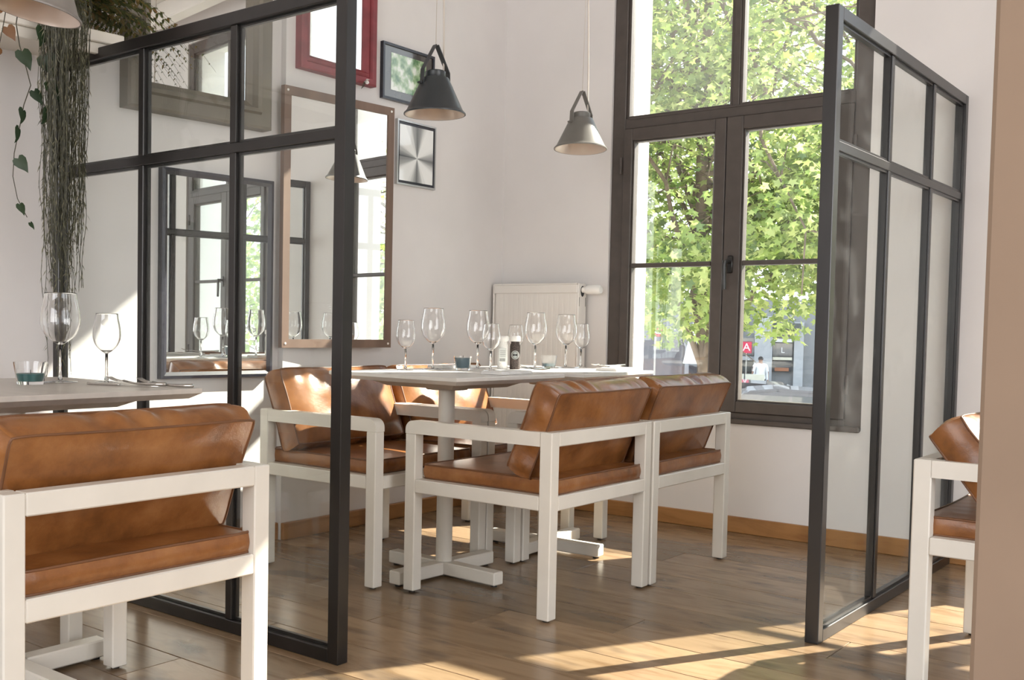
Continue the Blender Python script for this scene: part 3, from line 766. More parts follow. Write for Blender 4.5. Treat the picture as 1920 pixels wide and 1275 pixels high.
# ------------------------------------------------------------------ pendant lamps
def lamp(label, loc, tilt, body, cord_top, straight_top, cord_side=1, k=1.0, rz=0):
    t = thing('pendant_lamp', label, 'lamp', loc, rot=(tilt[0], tilt[1], rz))
    r = .1085*k; h = .125*k; rt_ = .047*k
    prof = [(rt_, h), (r*.90, .016*k), (r*.96, .008*k), (r, .004*k), (r, .0), (r-.004, 0), (r*.93-.002, .009*k), (r*.87, .016*k), (rt_-.003, h-.004)]
    bm = bmesh.new(); lathe(bm, [(0, h)] + prof[:6], 48); sh = obj('shade', bm, body, t, smooth=True)
    bm = bmesh.new(); lathe(bm, [(r-.0042, .0), (r*.935, .009*k), (r*.875, .0165*k), (rt_-.004, h-.004), (0, h-.004)], 48); obj('shade_lining', bm, lamp_inside, sh, smooth=True)
    bm = bmesh.new(); lathe(bm, [(0, h+.0005), (.034*k, h+.0005), (.036*k, h+.003), (.036*k, h+.022*k), (.033*k, h+.025*k), (0, h+.025*k)], 28); obj('cap', bm, body, t, smooth=True)
    # V-shaped hanger
    top = h+.115*k; wd = .0105
    for s in (-1, 1):
        q = [(s*.058*k, .098*k), (s*.056*k, h+.025), (s*.004, top)]
        bm = bmesh.new()
        for (xa, za), (xb, zb_) in zip(q, q[1:]):
            d = Vector((xb-xa, 0, zb_-za)).normalized(); nrm = Vector((-d.z, 0, d.x))*.0016
            vs_ = []
            for (x, z) in ((xa, za), (xb, zb_)):
                for yy in (-wd, wd):
                    for sg in (-1, 1): vs_.append(bm.verts.new((x+nrm.x*sg, yy, z+nrm.z*sg)))
            a = vs_
            for f in ((0, 1, 3, 2), (4, 6, 7, 5), (0, 4, 5, 1), (2, 3, 7, 6), (0, 2, 6, 4), (1, 5, 7, 3)): bm.faces.new([a[i] for i in f])
        bmesh.ops.recalc_face_normals(bm, faces=bm.faces)
        st = obj('hanger_strap', bm, body, t)
        bm = bmesh.new(); tube(bm, [(s*.050*k, 0, .103*k), (s*.070*k, 0, .103*k)], .0035, 8); tube(bm, [(s*.068*k, -.009, .103*k), (s*.068*k, .009, .103*k)], .004, 8)
        obj('wing_nut', bm, body, st, smooth=True)
    bm = bmesh.new(); lathe(bm, [(0, .030*k), (.012, .032*k), (.026*k, .045*k), (.030*k, .062*k), (.024*k, .084*k), (.014, .10*k), (.013, h-.006), (0, h-.006)], 24)
    b_ = obj('bulb', bm, bulb_glass, t, smooth='all')
    bm = bmesh.new(); lathe(bm, [(0, .098*k), (.0125, .098*k), (.0125, h-.0065), (0, h-.0065)], 18); obj('socket', bm, chrome, b_)
    bm = bmesh.new(); tube(bm, [(-.008, 0, .095*k), (-.010, 0, .06*k), (0, 0, .055*k), (.010, 0, .06*k), (.008, 0, .095*k)], .0007, 5); obj('filament', bm, chrome, b_)
    inv = Matrix.LocRotScale(Vector(loc), Euler((tilt[0], tilt[1], rz)), None).inverted()
    ct = inv @ Vector(cord_top); s1 = inv @ Vector(straight_top)
    side = Vector((cord_side*.036*k, 0, h+.014*k)); mid = side.lerp(ct, .28) + Vector((cord_side*.020, 0, 0))
    pts = []
    for i in range(15):
        u = i/14; pts.append(side*(1-u)**2 + mid*2*u*(1-u) + ct*u*u)
    bm = bmesh.new(); tube(bm, pts, .0030, 8); obj('power_cord', bm, rope_m, t, smooth='all')
    bm = bmesh.new(); tube(bm, [(0, 0, top-.002), tuple(s1)], .0013, 6); obj('suspension_wire', bm, rope_m, t, smooth='all')
    return t
camx = R(39.6+38)
lamp('charcoal cone pendant lamp hanging over the middle table', (-2.380, 2.878, 1.655), (0, 0), dark_lamp, (-2.43, 2.90, 3.28), (-2.375, 2.88, 3.28), 1, rz=camx)
lamp('grey cone pendant lamp hanging left of the window', (-2.456, 3.96, 1.692), (R(-2), R(3)), grey_lamp, (-2.46, 3.93, 3.28), (-2.44, 3.98, 3.28), 1, rz=camx, k=1.05)
lamp('taupe cone pendant lamp cut off at the upper left corner', (-2.247, 1.290, 1.612), (R(5), R(9)), taupe_lamp, (-2.22, 1.30, 3.28), (-2.21, 1.31, 3.28), 1, rz=camx, k=.98)

# ------------------------------------------------------------------ mirrors and pictures on the left wall
def framed(name, label, cat, loc, rz, y0, y1, z0, z1, fw_, th, fm, prof=None, inner=None, innername='mirror_glass', back=0, inset=.006):
    """local x points out of the wall, local y runs along it"""
    t = thing(name, label, cat, loc, rz)
    prof = prof or [(0, 0), (0, th), (fw_, th), (fw_, 0)]
    def bar(p0, p1, inw, axis):
        # p0,p1 outer corners; mitred
        bm = bmesh.new(); A = []; Bb = []
        for d, hgt in prof:
            if axis == 'y':
                s = 1 if inw > 0 else -1
                A.append(bm.verts.new((back+hgt, p0[0]+d, p0[1]+s*d))); Bb.append(bm.verts.new((back+hgt, p1[0]-d, p1[1]+s*d)))
            else:
                s = 1 if inw > 0 else -1
                A.append(bm.verts.new((back+hgt, p0[0]+s*d, p0[1]+d))); Bb.append(bm.verts.new((back+hgt, p1[0]+s*d, p1[1]-d)))
        n_ = len(prof)
        bm.faces.new(A); bm.faces.new(Bb[::-1])
        for i in range(n_): bm.faces.new((A[i], Bb[i], Bb[(i+1) % n_], A[(i+1) % n_]))
        bmesh.ops.recalc_face_normals(bm, faces=bm.faces)
        return bm
    obj('frame_rail', bar((y0, z0), (y1, z0), 1, 'y'), fm, t); obj('frame_rail', bar((y0, z1), (y1, z1), -1, 'y'), fm, t)
    obj('frame_stile', bar((y0, z0), (y0, z1), 1, 'z'), fm, t); obj('frame_stile', bar((y1, z0), (y1, z1), -1, 'z'), fm, t)
    g = fw_-.004
    obj(innername, B((back+.002, back+th-inset, y0+g, y1-g, z0+g, z1-g)), inner or mirror_m, t)
    return t
WA = (-3.36, 3.05, 0)
framed('wall_mirror', 'narrow black framed mirror behind the left partition, lowest on the wall', 'mirror', WA, a5, -.577, -.052, .697, 1.507, .026, .030, black_frame,
       prof=[(0, 0), (0, .030), (.012, .032), (.026, .024), (.026, 0)])
framed('wall_mirror', 'large mirror in a wide grey moulded frame, high on the left wall', 'mirror', WA, a5, -.742, -.092, 1.706, 2.62, .108, .08, grey_frame,
       prof=[(0, 0), (0, .06), (.010, .066), (.055, .066), (.062, .080), (.078, .076), (.088, .05), (.108, .035), (.108, 0)], inset=.05)
bm_ = framed('wall_mirror', 'tall mirror in a flat brown wood frame with pale corner screws', 'mirror', (-3.326, 3.040, 0), R(-5), -.018, .607, .817, 1.906, .036, .024, brown_frame)
bm = bmesh.new()
for yy in (0.0, .589):
    for zz in (.835, 1.888):
        lathe(bm, [(0, .0), (.0055, 0), (.0045, .0022), (0, .003)], 14)
        vs_ = [v for v in bm.verts][-(14*2+2):]
        bmesh.ops.transform(bm, matrix=Matrix.Translation((.024, yy, zz)) @ Matrix.Rotation(PI/2, 4, 'Y'), verts=vs_)
obj('corner_screws', bm, white_plastic, bm_, label='pale screw heads')
framed('wall_mirror', 'mirror in an oxblood red frame above the tall brown mirror', 'mirror', (-3.33, 3.04, 0), R(0), .062, .526, 1.992, 2.62, .066, .04, red_frame,
       prof=[(0, 0), (0, .036), (.008, .040), (.03, .040), (.036, .028), (.05, .034), (.058, .026), (.066, .012), (.066, 0)], inset=.03)
def print_mat(name, kind):
    m, n, l, b = mat(name); t = n.new('ShaderNodeTexCoord')
    if kind == 'foliage':  # green and white noise paints a window reflection into the picture
        nz = n.new('ShaderNodeTexNoise'); nz.inputs['Scale'].default_value = 22; nz.inputs['Detail'].default_value = 6; l.new(t.outputs['Object'], nz.inputs[0])
        r = ramp(n, l, nz.outputs[0], [(.35, (.05, .16, .04)), (.5, (.32, .45, .25)), (.62, (.75, .78, .7))]); l.new(r.outputs[0], b.inputs['Base Color'])
    else:
        mp = n.new('ShaderNodeMapping'); mp.inputs['Location'].default_value = (0, -.845, -1.715); l.new(t.outputs['Object'], mp.inputs[0])
        s = n.new('ShaderNodeSeparateXYZ'); l.new(mp.outputs[0], s.inputs[0])
        at = n.new('ShaderNodeMath'); at.operation = 'ARCTAN2'; l.new(s.outputs['Z'], at.inputs[0]); l.new(s.outputs['Y'], at.inputs[1])
        mu = n.new('ShaderNodeMath'); mu.operation = 'MULTIPLY'; mu.inputs[1].default_value = 2.0; l.new(at.outputs[0], mu.inputs[0])
        nz = n.new('ShaderNodeTexNoise'); nz.noise_dimensions = '1D'; nz.inputs['Scale'].default_value = 4; l.new(at.outputs[0], nz.inputs['W'])
        ad = n.new('ShaderNodeMath'); l.new(mu.outputs[0], ad.inputs[0]); l.new(nz.outputs[0], ad.inputs[1])
        si = n.new('ShaderNodeMath'); si.operation = 'SINE'; l.new(mu.outputs[0], si.inputs[0])
        ab = n.new('ShaderNodeMath'); ab.operation = 'ABSOLUTE'; l.new(si.outputs[0], ab.inputs[0])
        m2 = n.new('ShaderNodeMath'); m2.operation = 'MULTIPLY_ADD'; m2.inputs[1].default_value = .75; l.new(ab.outputs[0], m2.inputs[0])
        m3 = n.new('ShaderNodeMath'); m3.operation = 'MULTIPLY'; m3.inputs[1].default_value = .4; l.new(nz.outputs[0], m3.inputs[0]); l.new(m3.outputs[0], m2.inputs[2])
        r = ramp(n, l, m2.outputs[0], [(.1, (.10, .11, .12)), (.5, (.38, .39, .39)), (.85, (.85, .86, .85))]); l.new(r.outputs[0], b.inputs['Base Color'])
    b.inputs['Roughness'].default_value = .15; b.inputs['Coat Weight'].default_value = 1; b.inputs['Coat Roughness'].default_value = .02
    return m
glossy_dark = simple('glossy_dark_mat', (.05, .042, .036), .12, coat=1)
p1 = framed('framed_picture', 'landscape picture with painted-in green window reflection in a black frame behind the charcoal lamp', 'picture', (-3.33, 3.04, 0), 0, .588, .958, 1.960, 2.218, .012, .020, black_frame, inner=glossy_dark, innername='dark_mount')
obj('print', B((.0142, .0150, .648, .898, 2.008, 2.178)), print_mat('window_reflection_print', 'foliage'), p1)  # inner sheet carries the painted window reflection
p2 = framed('framed_picture', 'upright grey fan-patterned print in a thin silver and black frame', 'picture', (-3.33, 3.04, 0), 0, .698, .981, 1.581, 1.884, .008, .018, silver_frame, inner=black_frame, innername='black_mount')
obj('print', B((.0122, .0130, .718, .963, 1.602, 1.863)), print_mat('fan_print', 'fan'), p2)
# dried flower sprig on the red frame
sp1 = thing('dried_flower_sprig', 'small white dried flower sprig pinned at the lower edge of the red frame', 'flower', (-3.285, 3.485, 2.005))
random.seed(9)
for k in range(9):
    bm = bmesh.new(); a = random.uniform(0, 6.28); e = random.uniform(-.4, 1.1)
    d = Vector((abs(math.cos(e)*.6)+.3, math.cos(e)*math.cos(a), math.sin(a)*.9-.25)).normalized()
    n_ = d.orthogonal().normalized(); q = d.cross(n_); L = random.uniform(.014, .024)
    ring = [d*(L*u)+n_*(.007*math.sin(PI*u))*s+q*.003*math.sin(PI*u) for s in (1, -1) for u in (.25, .5, .75)]
    v0 = bm.verts.new((0, 0, 0)); v1 = bm.verts.new(d*L); vr = [bm.verts.new(p) for p in ring]
    bm.faces.new((v0, vr[0], vr[1], vr[2], v1)); bm.faces.new((v0, v1, vr[5], vr[4], vr[3]))
    obj('petal', bm, white_plastic, sp1, smooth='all')
bm = bmesh.new()
for k in range(4): tube(bm, [(0, 0, 0), (.006, -.008-.004*k, -.015), (.004, -.016-.005*k, -.030-.004*k)], .0010, 5)
obj('stems', bm, stem_m, sp1)

# ------------------------------------------------------------------ shelf and plants, upper left
shelf = thing('wall_shelf', 'white painted wall shelf carrying the hanging plants', 'shelf', (-3.43, 2.14, 1.80), a5)
obj('board', B((-.02, .33, -1.5, 0, .035, .072), bev=.003), white_paint, shelf)
obj('apron', B((.295, .315, -1.5, -.01, .0, .035), bev=.002), white_paint, shelf)
obj('wooden_peg', B((.20, .225, -.165, -.145, -.03, .035), bev=.004), brown_frame, shelf)
def leaf_arrays(pos, nrm_dir, size, shape, rng, droop=None):
    """pos (n,3); builds leaf polygons as triangle fans; returns verts, faces(tri), tone"""
def scatter_leaves(name, parent, P, X, Z, sizes, outline, m, tone, kind='stuff'):
    """P positions; X leaf axis; Z leaf normal; outline list of (u,v,w)"""
    n = len(P); Y = np.cross(Z, X); k = len(outline)
    O = np.array(outline)
    V = P[:, None, :] + sizes[:, None, None]*(O[None, :, 0:1]*X[:, None, :] + O[None, :, 1:2]*Y[:, None, :] + O[None, :, 2:3]*Z[:, None, :])
    V = V.reshape(-1, 3)
    me = bpy.data.meshes.new(name)
    me.vertices.add(n*k); me.vertices.foreach_set('co', V.astype(np.float32).ravel())
    # fan around vertex 0
    tri = np.array([(0, i, i+1) for i in range(1, k-1)] + [(0, k-1, 1)])
    F = (np.arange(n)[:, None, None]*k + tri[None]).reshape(-1, 3)
    me.loops.add(F.size); me.loops.foreach_set('vertex_index', F.astype(np.int32).ravel())
    me.polygons.add(len(F)); me.polygons.foreach_set('loop_start', (np.arange(len(F))*3).astype(np.int32))
    me.polygons.foreach_set('loop_total', np.full(len(F), 3, np.int32))
    me.update(calc_edges=True)
    at = me.attributes.new('tone', 'FLOAT', 'POINT'); at.data.foreach_set('value', np.repeat(tone, k).astype(np.float32))
    me.materials.append(m)
    o = bpy.data.objects.new(name, me); C.objects.link(o)
    if parent: o.parent = parent
    if kind: o['kind'] = kind
    return o
def unit(a): return a/np.linalg.norm(a, axis=1, keepdims=True)
SIMPLE = [(0.5, 0, .0), (0, 0, 0), (.3, .16, .02), (.65, .14, .02), (1, 0, -.05), (.65, -.14, .02), (.3, -.16, .02)]
NEEDLE = [(0.5, 0, .0), (0, 0, 0), (.4, .06, .01), (1, 0, -.03), (.4, -.06, .01)]
# maple: palmate outline
def maple():
    o = [(0.42, 0, .03)]
    pts = [(180, .40), (132, .66), (105, .36), (62, .90), (32, .44), (0, 1.0)]
    pts = [(a, r*.62) for a, r in pts]
    full = pts + [(-a, r) for a, r in pts[-2::-1] if a != 180]
    for a, r in full:
        o.append((.42+r*math.cos(R(a)), r*math.sin(R(a)), -.10*abs(math.sin(R(a)))*r))
    return o
MAPLE = maple()
rng = np.random.default_rng(5)
# curtain of thin trailing strands
hp = thing('trailing_plant', 'dense curtain of thin grey-green trailing strands hanging from the shelf', 'plant', (-3.10, 1.86, 1.872))
random.seed(12)
bm = bmesh.new(); lathe(bm, [(0, .0), (.075, 0), (.095, .14), (.102, .145), (.102, .155), (.088, .155), (.085, .13), (0, .125)], 28, (-.06, 0, .001)); obj('pot', bm, terracotta, hp, smooth=True)
bm = bmesh.new(); LP = []; LX = []
for k in range(150):
    a = random.uniform(0, 2*PI); rr_ = random.uniform(0, 1)**.6
    cx, cy = .055*rr_*math.cos(a), .094*rr_*math.sin(a)*(1.0)
    L = random.choice((random.uniform(.55, .9), random.uniform(.75, 1.0), random.uniform(.4, .8)))
    if random.random() < .07: L = random.uniform(1.0, 1.3)
    pts = []; px, py = random.uniform(0, 6), random.uniform(0, 6); sw = random.uniform(.002, .007)
    pts.append((-.06+cx*.5, cy*.4, .165)); pts.append((cx*1.05+.03, cy*.95, .12+.03*random.random()))
    N = int(L/.045)
    for i in range(N):
        z = .05-i*.045; f = i/N
        pts.append((.04+cx*(1-.25*f)+sw*math.sin(i*1.1+px), cy*(1-.28*f)+sw*math.sin(i*.9+py), z))
    tube(bm, pts, .0011, 3, caps=False)
    for i in range(2, len(pts)-1):
        for q in range(2):
            p = Vector(pts[i]).lerp(Vector(pts[i+1]), random.random())
            LP.append(p); LX.append((random.uniform(-1, 1)*.5, random.uniform(-1, 1)*.55, -random.uniform(.7, 1.2)))
st = obj('strands', bm, strand_m, hp, kind='stuff')
P = np.array(LP); X = unit(np.array(LX)); Z = unit(np.cross(X, unit(rng.normal(size=X.shape))))
scatter_leaves('leaflets', hp, P, X, Z, rng.uniform(.014, .030, len(P)), NEEDLE, strand_m, rng.uniform(0, 1, len(P)))
# heart-leaved vine
HEART = [(0.4, 0, .03), (0.02, 0, 0), (-.12, .18, 0), (-.05, .38, -.03), (.2, .46, -.05), (.5, .34, -.03), (.8, .14, 0), (1.05, 0, -.08), (.8, -.14, 0), (.5, -.34, -.03), (.2, -.46, -.05), (-.05, -.38, -.03), (-.12, -.18, 0)]
vine = thing('heart_leaf_vine', 'trailing vine with dark heart-shaped leaves at the left edge', 'plant', (-3.08, 1.665, 1.872))
bm = bmesh.new(); lathe(bm, [(0, .0), (.06, 0), (.078, .12), (.084, .125), (.084, .135), (.07, .135), (.068, .11), (0, .105)], 28, (-.11, -.02, .001)); obj('pot', bm, terracotta, vine, smooth=True)
# stems given as (y, z) paths beside the shelf edge
def vy(px, py):   # path points measured on the plane x = -3.06 of the room
    return px, py
paths = [[(-.02, .13), (.02, .10), (.045, .03), (.035, -.06), (.05, -.12), (.072, -.18), (.085, -.235), (.058, -.30), (.045, -.36), (.028, -.45), (.028, -.52), (.045, -.585), (.075, -.64)],
         [(-.02, .13), (.05, .11), (.11, .06), (.13, -.04), (.125, -.12), (.14, -.20), (.150, -.29)],
         [(-.05, .13), (-.10, .10), (-.13, .02), (-.12, -.10), (-.105, -.20), (-.07, -.28)],
         [(-.04, .13), (.00, .09), (.012, .01), (-.002, -.06), (-.02, -.13)]]
allp = []
for i, pth in enumerate(paths):
    bm = bmesh.new(); pts = [(-.10 if j == 0 else .02+.008*math.sin(j+i), a, b) for j, (a, b) in enumerate(pth)]
    # smooth path
    sm = []
    for j in range(len(pts)-1):
        for u in (0, .33, .66): sm.append(Vector(pts[j]).lerp(Vector(pts[j+1]), u))
    sm.append(Vector(pts[-1])); tube(bm, sm, [.0022*(1-.5*j/len(sm)) for j in range(len(sm))], 6)
    obj('stem', bm, stem_m, vine, smooth='all'); allp.append(pts)
rngl = random.Random(3)
leafspots = [(0, 4, .075, 1), (0, 6, .06, 1), (0, 7, .058, -1), (0, 8, .062, -1), (0, 9, .062, 1), (0, 11, .045, 1), (0, 12, .03, 1), (1, 3, .075, -1), (1, 4, .085, 1), (1, 5, .085, 1), (1, 6, .07, -1),
             (2, 3, .07, 1), (2, 4, .075, -1), (2, 5, .07, 1), (3, 2, .05, -1), (3, 3, .055, 1), (3, 4, .045, -1)]
for i, (a, b, s, sd) in enumerate(leafspots):
    p = Vector(allp[a][b]); d = Vector((.25, sd*rngl.uniform(.25, .8), -1)).normalized()
    nz_ = Vector((1, rngl.uniform(-1.5, 1.0), .2)).normalized(); nz_ = (nz_-d*nz_.dot(d)).normalized(); yv = nz_.cross(d)
    bm = bmesh.new(); p2 = p + d*.018
    s *= .8; vv = [bm.verts.new(p2 + s*(u*d + v*yv + w*nz_)) for u, v, w in HEART]
    for j in range(1, len(vv)-1): bm.faces.new((vv[0], vv[j], vv[j+1]))
    bm.faces.new((vv[0], vv[-1], vv[1]))
    me = mesh_of(bm, 'leaf', ivy_m, 'all'); at = me.attributes.new('tone', 'FLOAT', 'POINT')
    at.data.foreach_set('value', [rngl.uniform(0, .75) if a != 3 else .98]*len(me.vertices))
    obj('leaf', me, None, vine)
# fern on the shelf, fronds arching to the right
fern = thing('potted_fern', 'feathery fern on the shelf arching over the partition top', 'plant', (-3.34, 1.95, 1.872))
bm = bmesh.new(); lathe(bm, [(0, .0), (.05, 0), (.065, .10), (.07, .105), (.07, .115), (.058, .115), (.056, .095), (0, .09)], 24, (0, 0, .003)); obj('pot', bm, terracotta, fern, smooth=True)
random.seed(31); LP = []; LX = []; LZ = []; LS = []
for k in range(52):
    a = random.uniform(-R(60), PI) if k > 24 else random.uniform(R(15), R(95)); L = random.uniform(.22, .62); hgt = random.uniform(.04, .16)
    dx_, dy_ = math.cos(a)*.9, math.sin(a)
    if dx_ < 0: dx_ *= .15
    pts = []
    for i in range(13):
        u = i/12; pts.append(Vector((dx_*L*u, dy_*L*u, .10+hgt*math.sin(PI*u*.8)-.16*u*u*(L/.4))))
    bm = bmesh.new(); tube(bm, pts, [.0014*(1-.7*i/12) for i in range(13)], 4)
    obj('frond_stem', bm, stem_m, fern)
    for i in range(1, 12):
        for h_ in (0, .5):
            p = pts[i].lerp(pts[i+1], h_); t_ = (pts[i+1]-pts[i-1]).normalized(); sd = t_.cross(Vector((0, 0, 1))).normalized()
            for s in (-1, 1):
                LP.append(p); dd = (sd*s+t_*.35+Vector((0, 0, -.25))).normalized(); LX.append(dd); LZ.append((Vector((0, 0, 1))*.8+sd*s*.3).normalized())
                LS.append(.050*(1-((i+h_)/12)**2)+.006)
P = np.array(LP); X = unit(np.array(LX)); Z = np.array(LZ); Z = unit(Z-X*(Z*X).sum(1, keepdims=True))
scatter_leaves('fronds', fern, P, X, Z, np.array(LS), SIMPLE, fern_m, rng.uniform(0, 1, len(P)))

# ------------------------------------------------------------------ outside: street, shopfront, cars, trees
GZ = -1.6
struct('street', B((-60, 40, 4.95, 80, GZ-.2, GZ)), asphalt)
struct('pavement', B((-60, 40, 4.95, 13, GZ, GZ+.12)), pale_stone)
rz = R(22)
shop = thing('shopfront_building', 'grey shopfront across the street seen through the right casement', 'building', (-13.98, 34.6, GZ), rz)
def zz(py): return .92-(py-628)/1990*36.0*1.03 - GZ
def xx(px): return (px-1450)*.0186
def panel(name, x0, x1, y0, y1, d0, d1, m, parent=shop, **kw):
    return obj(name, B((xx(x0), xx(x1), d0, d1, zz(y1), zz(y0)), bev=0), m, parent, **kw)
mid_grey = simple('grey_render', (.22, .225, .23), .8)
light_grey = simple('light_grey_render', (.42, .43, .44), .8)
glass_dark = simple('dark_shop_glass', (.05, .06, .07), .1, coat=1)
obj('wall', B((-9, 6, .3, 2.3, 0, 3.6)), mid_grey, shop)
panel('pillar', 1372, 1396, 600, 745, .05, .3, light_grey); panel('pillar', 1428, 1459, 600, 745, .0, .3, light_grey)
panel('pillar', 1496, 1512, 610, 745, .1, .3, light_grey)
panel('canopy', 1458, 1506, 612, 622, -.6, .3, dark_paint)
w1 = panel('shop_window', 1398, 1427, 640, 672, .2, .3, glass_dark)
w2 = panel('shop_window', 1460, 1493, 648, 672, .2, .3, glass_dark)
w3 = panel('display_window', 1460, 1492, 680, 699, .2, .3, glass_dark)
panel('display_shelf', 1464, 1488, 692, 698, .12, .2, terracotta, parent=w3)
panel('fascia', 1460, 1492, 640, 646, .1, .3, sign_white); panel('dark_panel', 1398, 1427, 682, 701, .2, .3, dark_paint)
panel('ledge', 1396, 1428, 673, 680, .15, .3, light_grey); panel('ledge', 1460, 1493, 673, 678, .1, .3, cream_wall)
lt = text_mesh('L', .26, sign_white); o = obj('lettering', lt, None, w2, loc=(xx(1477), .19, zz(661)), rot=(PI/2, 0, 0))
lt = thing('street_sign', 'red and white letter A sign outside the shopfront', 'sign', (-14.42, 33.95, GZ), rz)
obj('post', B((-.02, .02, .0, .04, 0, 2.1)), silver_frame, lt)
bm = bmesh.new(); s = .16; prism(bm, [(-s, 1.80), (s, 1.80), (s, 2.18), (-s, 2.18)], 'y', -.03, -.005)
obj('board', bm, sign_red, lt)
obj('lettering', text_mesh('A', .36, sign_white, .004), None, lt, loc=(0, -.036, 1.99), rot=(PI/2, 0, 0))
lw = thing('low_wall', 'low cream boundary wall in front of the shopfront', 'wall', (-13.6, 33.2, GZ), rz)
obj('wall_panel', B((-1.05, -.52, 0, .15, .72, 1.14)), cream_wall, lw); obj('wall_panel', B((-.48, .12, 0, .15, .72, 1.14)), cream_wall, lw); obj('base', B((-1.4, 1.2, -.02, .17, 0, .72)), mid_grey, lw)
# person
pe = thing('person', 'person in a white T-shirt and dark trousers standing by the shopfront', 'person', (-13.95, 34.0, GZ), rz+R(20))
me = bpy.data.meshes.new('body')
J = {'pel': (0, 0, .93), 'ch': (0, 0, 1.25), 'sh': (0, 0, 1.42), 'nk': (0, -.01, 1.50), 'hd': (0, -.02, 1.60), 'tp': (0, -.01, 1.70),
     'ls': (-.19, 0, 1.40), 'le': (-.25, .0, 1.13), 'lh': (-.24, -.06, .90), 'lf': (-.24, -.09, .82), 'rs': (.19, 0, 1.40), 're': (.25, 0, 1.13), 'rh': (.24, -.06, .90), 'rf': (.24, -.09, .82),
     'lk': (-.11, -.01, .50), 'la': (-.12, .02, .09), 'lt': (-.13, -.14, .04), 'rk': (.11, -.01, .50), 'ra': (.12, .02, .09), 'rt': (.13, -.14, .04), 'lp': (-.10, 0, .88), 'rp': (.10, 0, .88)}
RD = {'pel': .15, 'ch': .15, 'sh': .12, 'nk': .055, 'hd': .085, 'tp': .07, 'ls': .06, 'le': .042, 'lh': .03, 'lf': .028, 'rs': .06, 're': .042, 'rh': .03, 'rf': .028, 'lk': .058, 'la': .04, 'lt': .035, 'rk': .058, 'ra': .04, 'rt': .035, 'lp': .09, 'rp': .09}
ks = list(J); E_ = [('pel', 'ch'), ('ch', 'sh'), ('sh', 'nk'), ('nk', 'hd'), ('hd', 'tp'), ('sh', 'ls'), ('ls', 'le'), ('le', 'lh'), ('lh', 'lf'), ('sh', 'rs'), ('rs', 're'), ('re', 'rh'), ('rh', 'rf'),
                   ('pel', 'lp'), ('lp', 'lk'), ('lk', 'la'), ('la', 'lt'), ('pel', 'rp'), ('rp', 'rk'), ('rk', 'ra'), ('ra', 'rt')]
me.from_pydata([J[k] for k in ks], [(ks.index(a), ks.index(b)) for a, b in E_], [])
bo = bpy.data.objects.new('body', me); C.objects.link(bo)
sk = bo.modifiers.new('skin', 'SKIN')
if not me.skin_vertices: me.attributes
try:
    for i, k in enumerate(ks):
        me.skin_vertices[0].data[i].radius = (RD[k], RD[k]); me.skin_vertices[0].data[i].use_root = (k == 'pel')
except Exception as ex: print('skin', ex)
sb = bo.modifiers.new('sub', 'SUBSURF'); sb.levels = 1; sb.render_levels = 1
bpy.context.view_layer.update()
bmsh = bpy.data.meshes.new_from_object(bo.evaluated_get(bpy.context.evaluated_depsgraph_get()))
bpy.data.objects.remove(bo)
bmsh.materials.clear(); bmsh.materials.append(skin)
obj('body', bmsh, None, pe)
def shell(zmin, zmax, off, xmax=9):
    b_ = bmesh.new(); b_.from_mesh(bmsh); b_.normal_update()
    for v in b_.verts: v.co += v.normal*off
    bmesh.ops.delete(b_, geom=[f for f in b_.faces if not (zmin < f.calc_center_median().z < zmax) or abs(f.calc_center_median().x) > xmax], context='FACES')
    return b_
obj('shirt', shell(.93, 1.46, .02, .255), shirt_m, pe, smooth='all'); obj('trousers', shell(.08, .95, .016, .2), trouser_m, pe, smooth='all'); obj('hair', shell(1.60, 1.9, .016), hair_m, pe, smooth='all')
def car(label, loc, rz_, paint, L=4.2, Hh=1.48, van=False):
    t = thing('van' if van else 'car', label, 'van' if van else 'car', loc, rz_)
    if van: P_ = [(-L/2, .3), (-L/2, .95), (-L/2+.35, 1.1), (-L/2+.95, Hh-.15), (-L/2+1.2, Hh), (L/2-.1, Hh), (L/2, Hh-.2), (L/2, .3)]
    else: P_ = [(-L/2, .35), (-L/2+.05, .72), (-L/2+.9, .92), (-L/2+1.45, Hh-.06), (-L/2+2.0, Hh), (L/2-1.1, Hh-.05), (L/2-.35, 1.0), (L/2, .85), (L/2, .35)]
    bm = bmesh.new(); prism(bm, P_, 'y', -.85, .85); bmesh.ops.bevel(bm, geom=bm.edges[:], offset=.06, segments=2, affect='EDGES')
    obj('car_body', bm, paint, t, smooth=True)
    x0 = -L/2+1.35; x1 = L/2-1.1 if not van else -L/2+2.1
    for s in (-1, 1):
        bm = bmesh.new(); y_ = s*.852
        prism(bm, [(x0+.12, .98), (x0+.45, Hh-.14), ((x0+x1)/2-.03, Hh-.12), ((x0+x1)/2-.03, .98)], 'y', y_-.006, y_+.006)
        obj('side_window', bm, glass_dark, t)
        bm = bmesh.new(); prism(bm, [((x0+x1)/2+.03, .98), ((x0+x1)/2+.03, Hh-.12), (x1-.1, Hh-.15), (x1+.2, .98)], 'y', y_-.006, y_+.006)
        obj('side_window', bm, glass_dark, t)
        for wx in (-L/2+.8, L/2-.8):
            bm = bmesh.new(); lathe(bm, [(0, -.09), (.2, -.09), (.31, -.07), (.32, 0), (.31, .07), (.2, .09), (0, .09)], 24)
            bmesh.ops.transform(bm, matrix=Matrix.Translation((wx, s*.80, .32)) @ Matrix.Rotation(PI/2, 4, 'X'), verts=bm.verts)
            obj('wheel', bm, tyre, t, smooth=True)
    return t
car('grey parked car with a domed roof, right of the standing person', (-7.75, 19.9, GZ), rz+R(3), car_grey)
car('dark parked car just left of the grey one, low in the right casement', (-9.35, 21.6, GZ), rz+R(3), car_dark)
car('grey van at the left edge of the left casement', (-15.0, 25.3, GZ), rz, car_grey, 4.8, 2.35, True)
car('dark saloon car parked far along the shopfronts', (-15.9, 31.0, GZ), rz, car_dark)
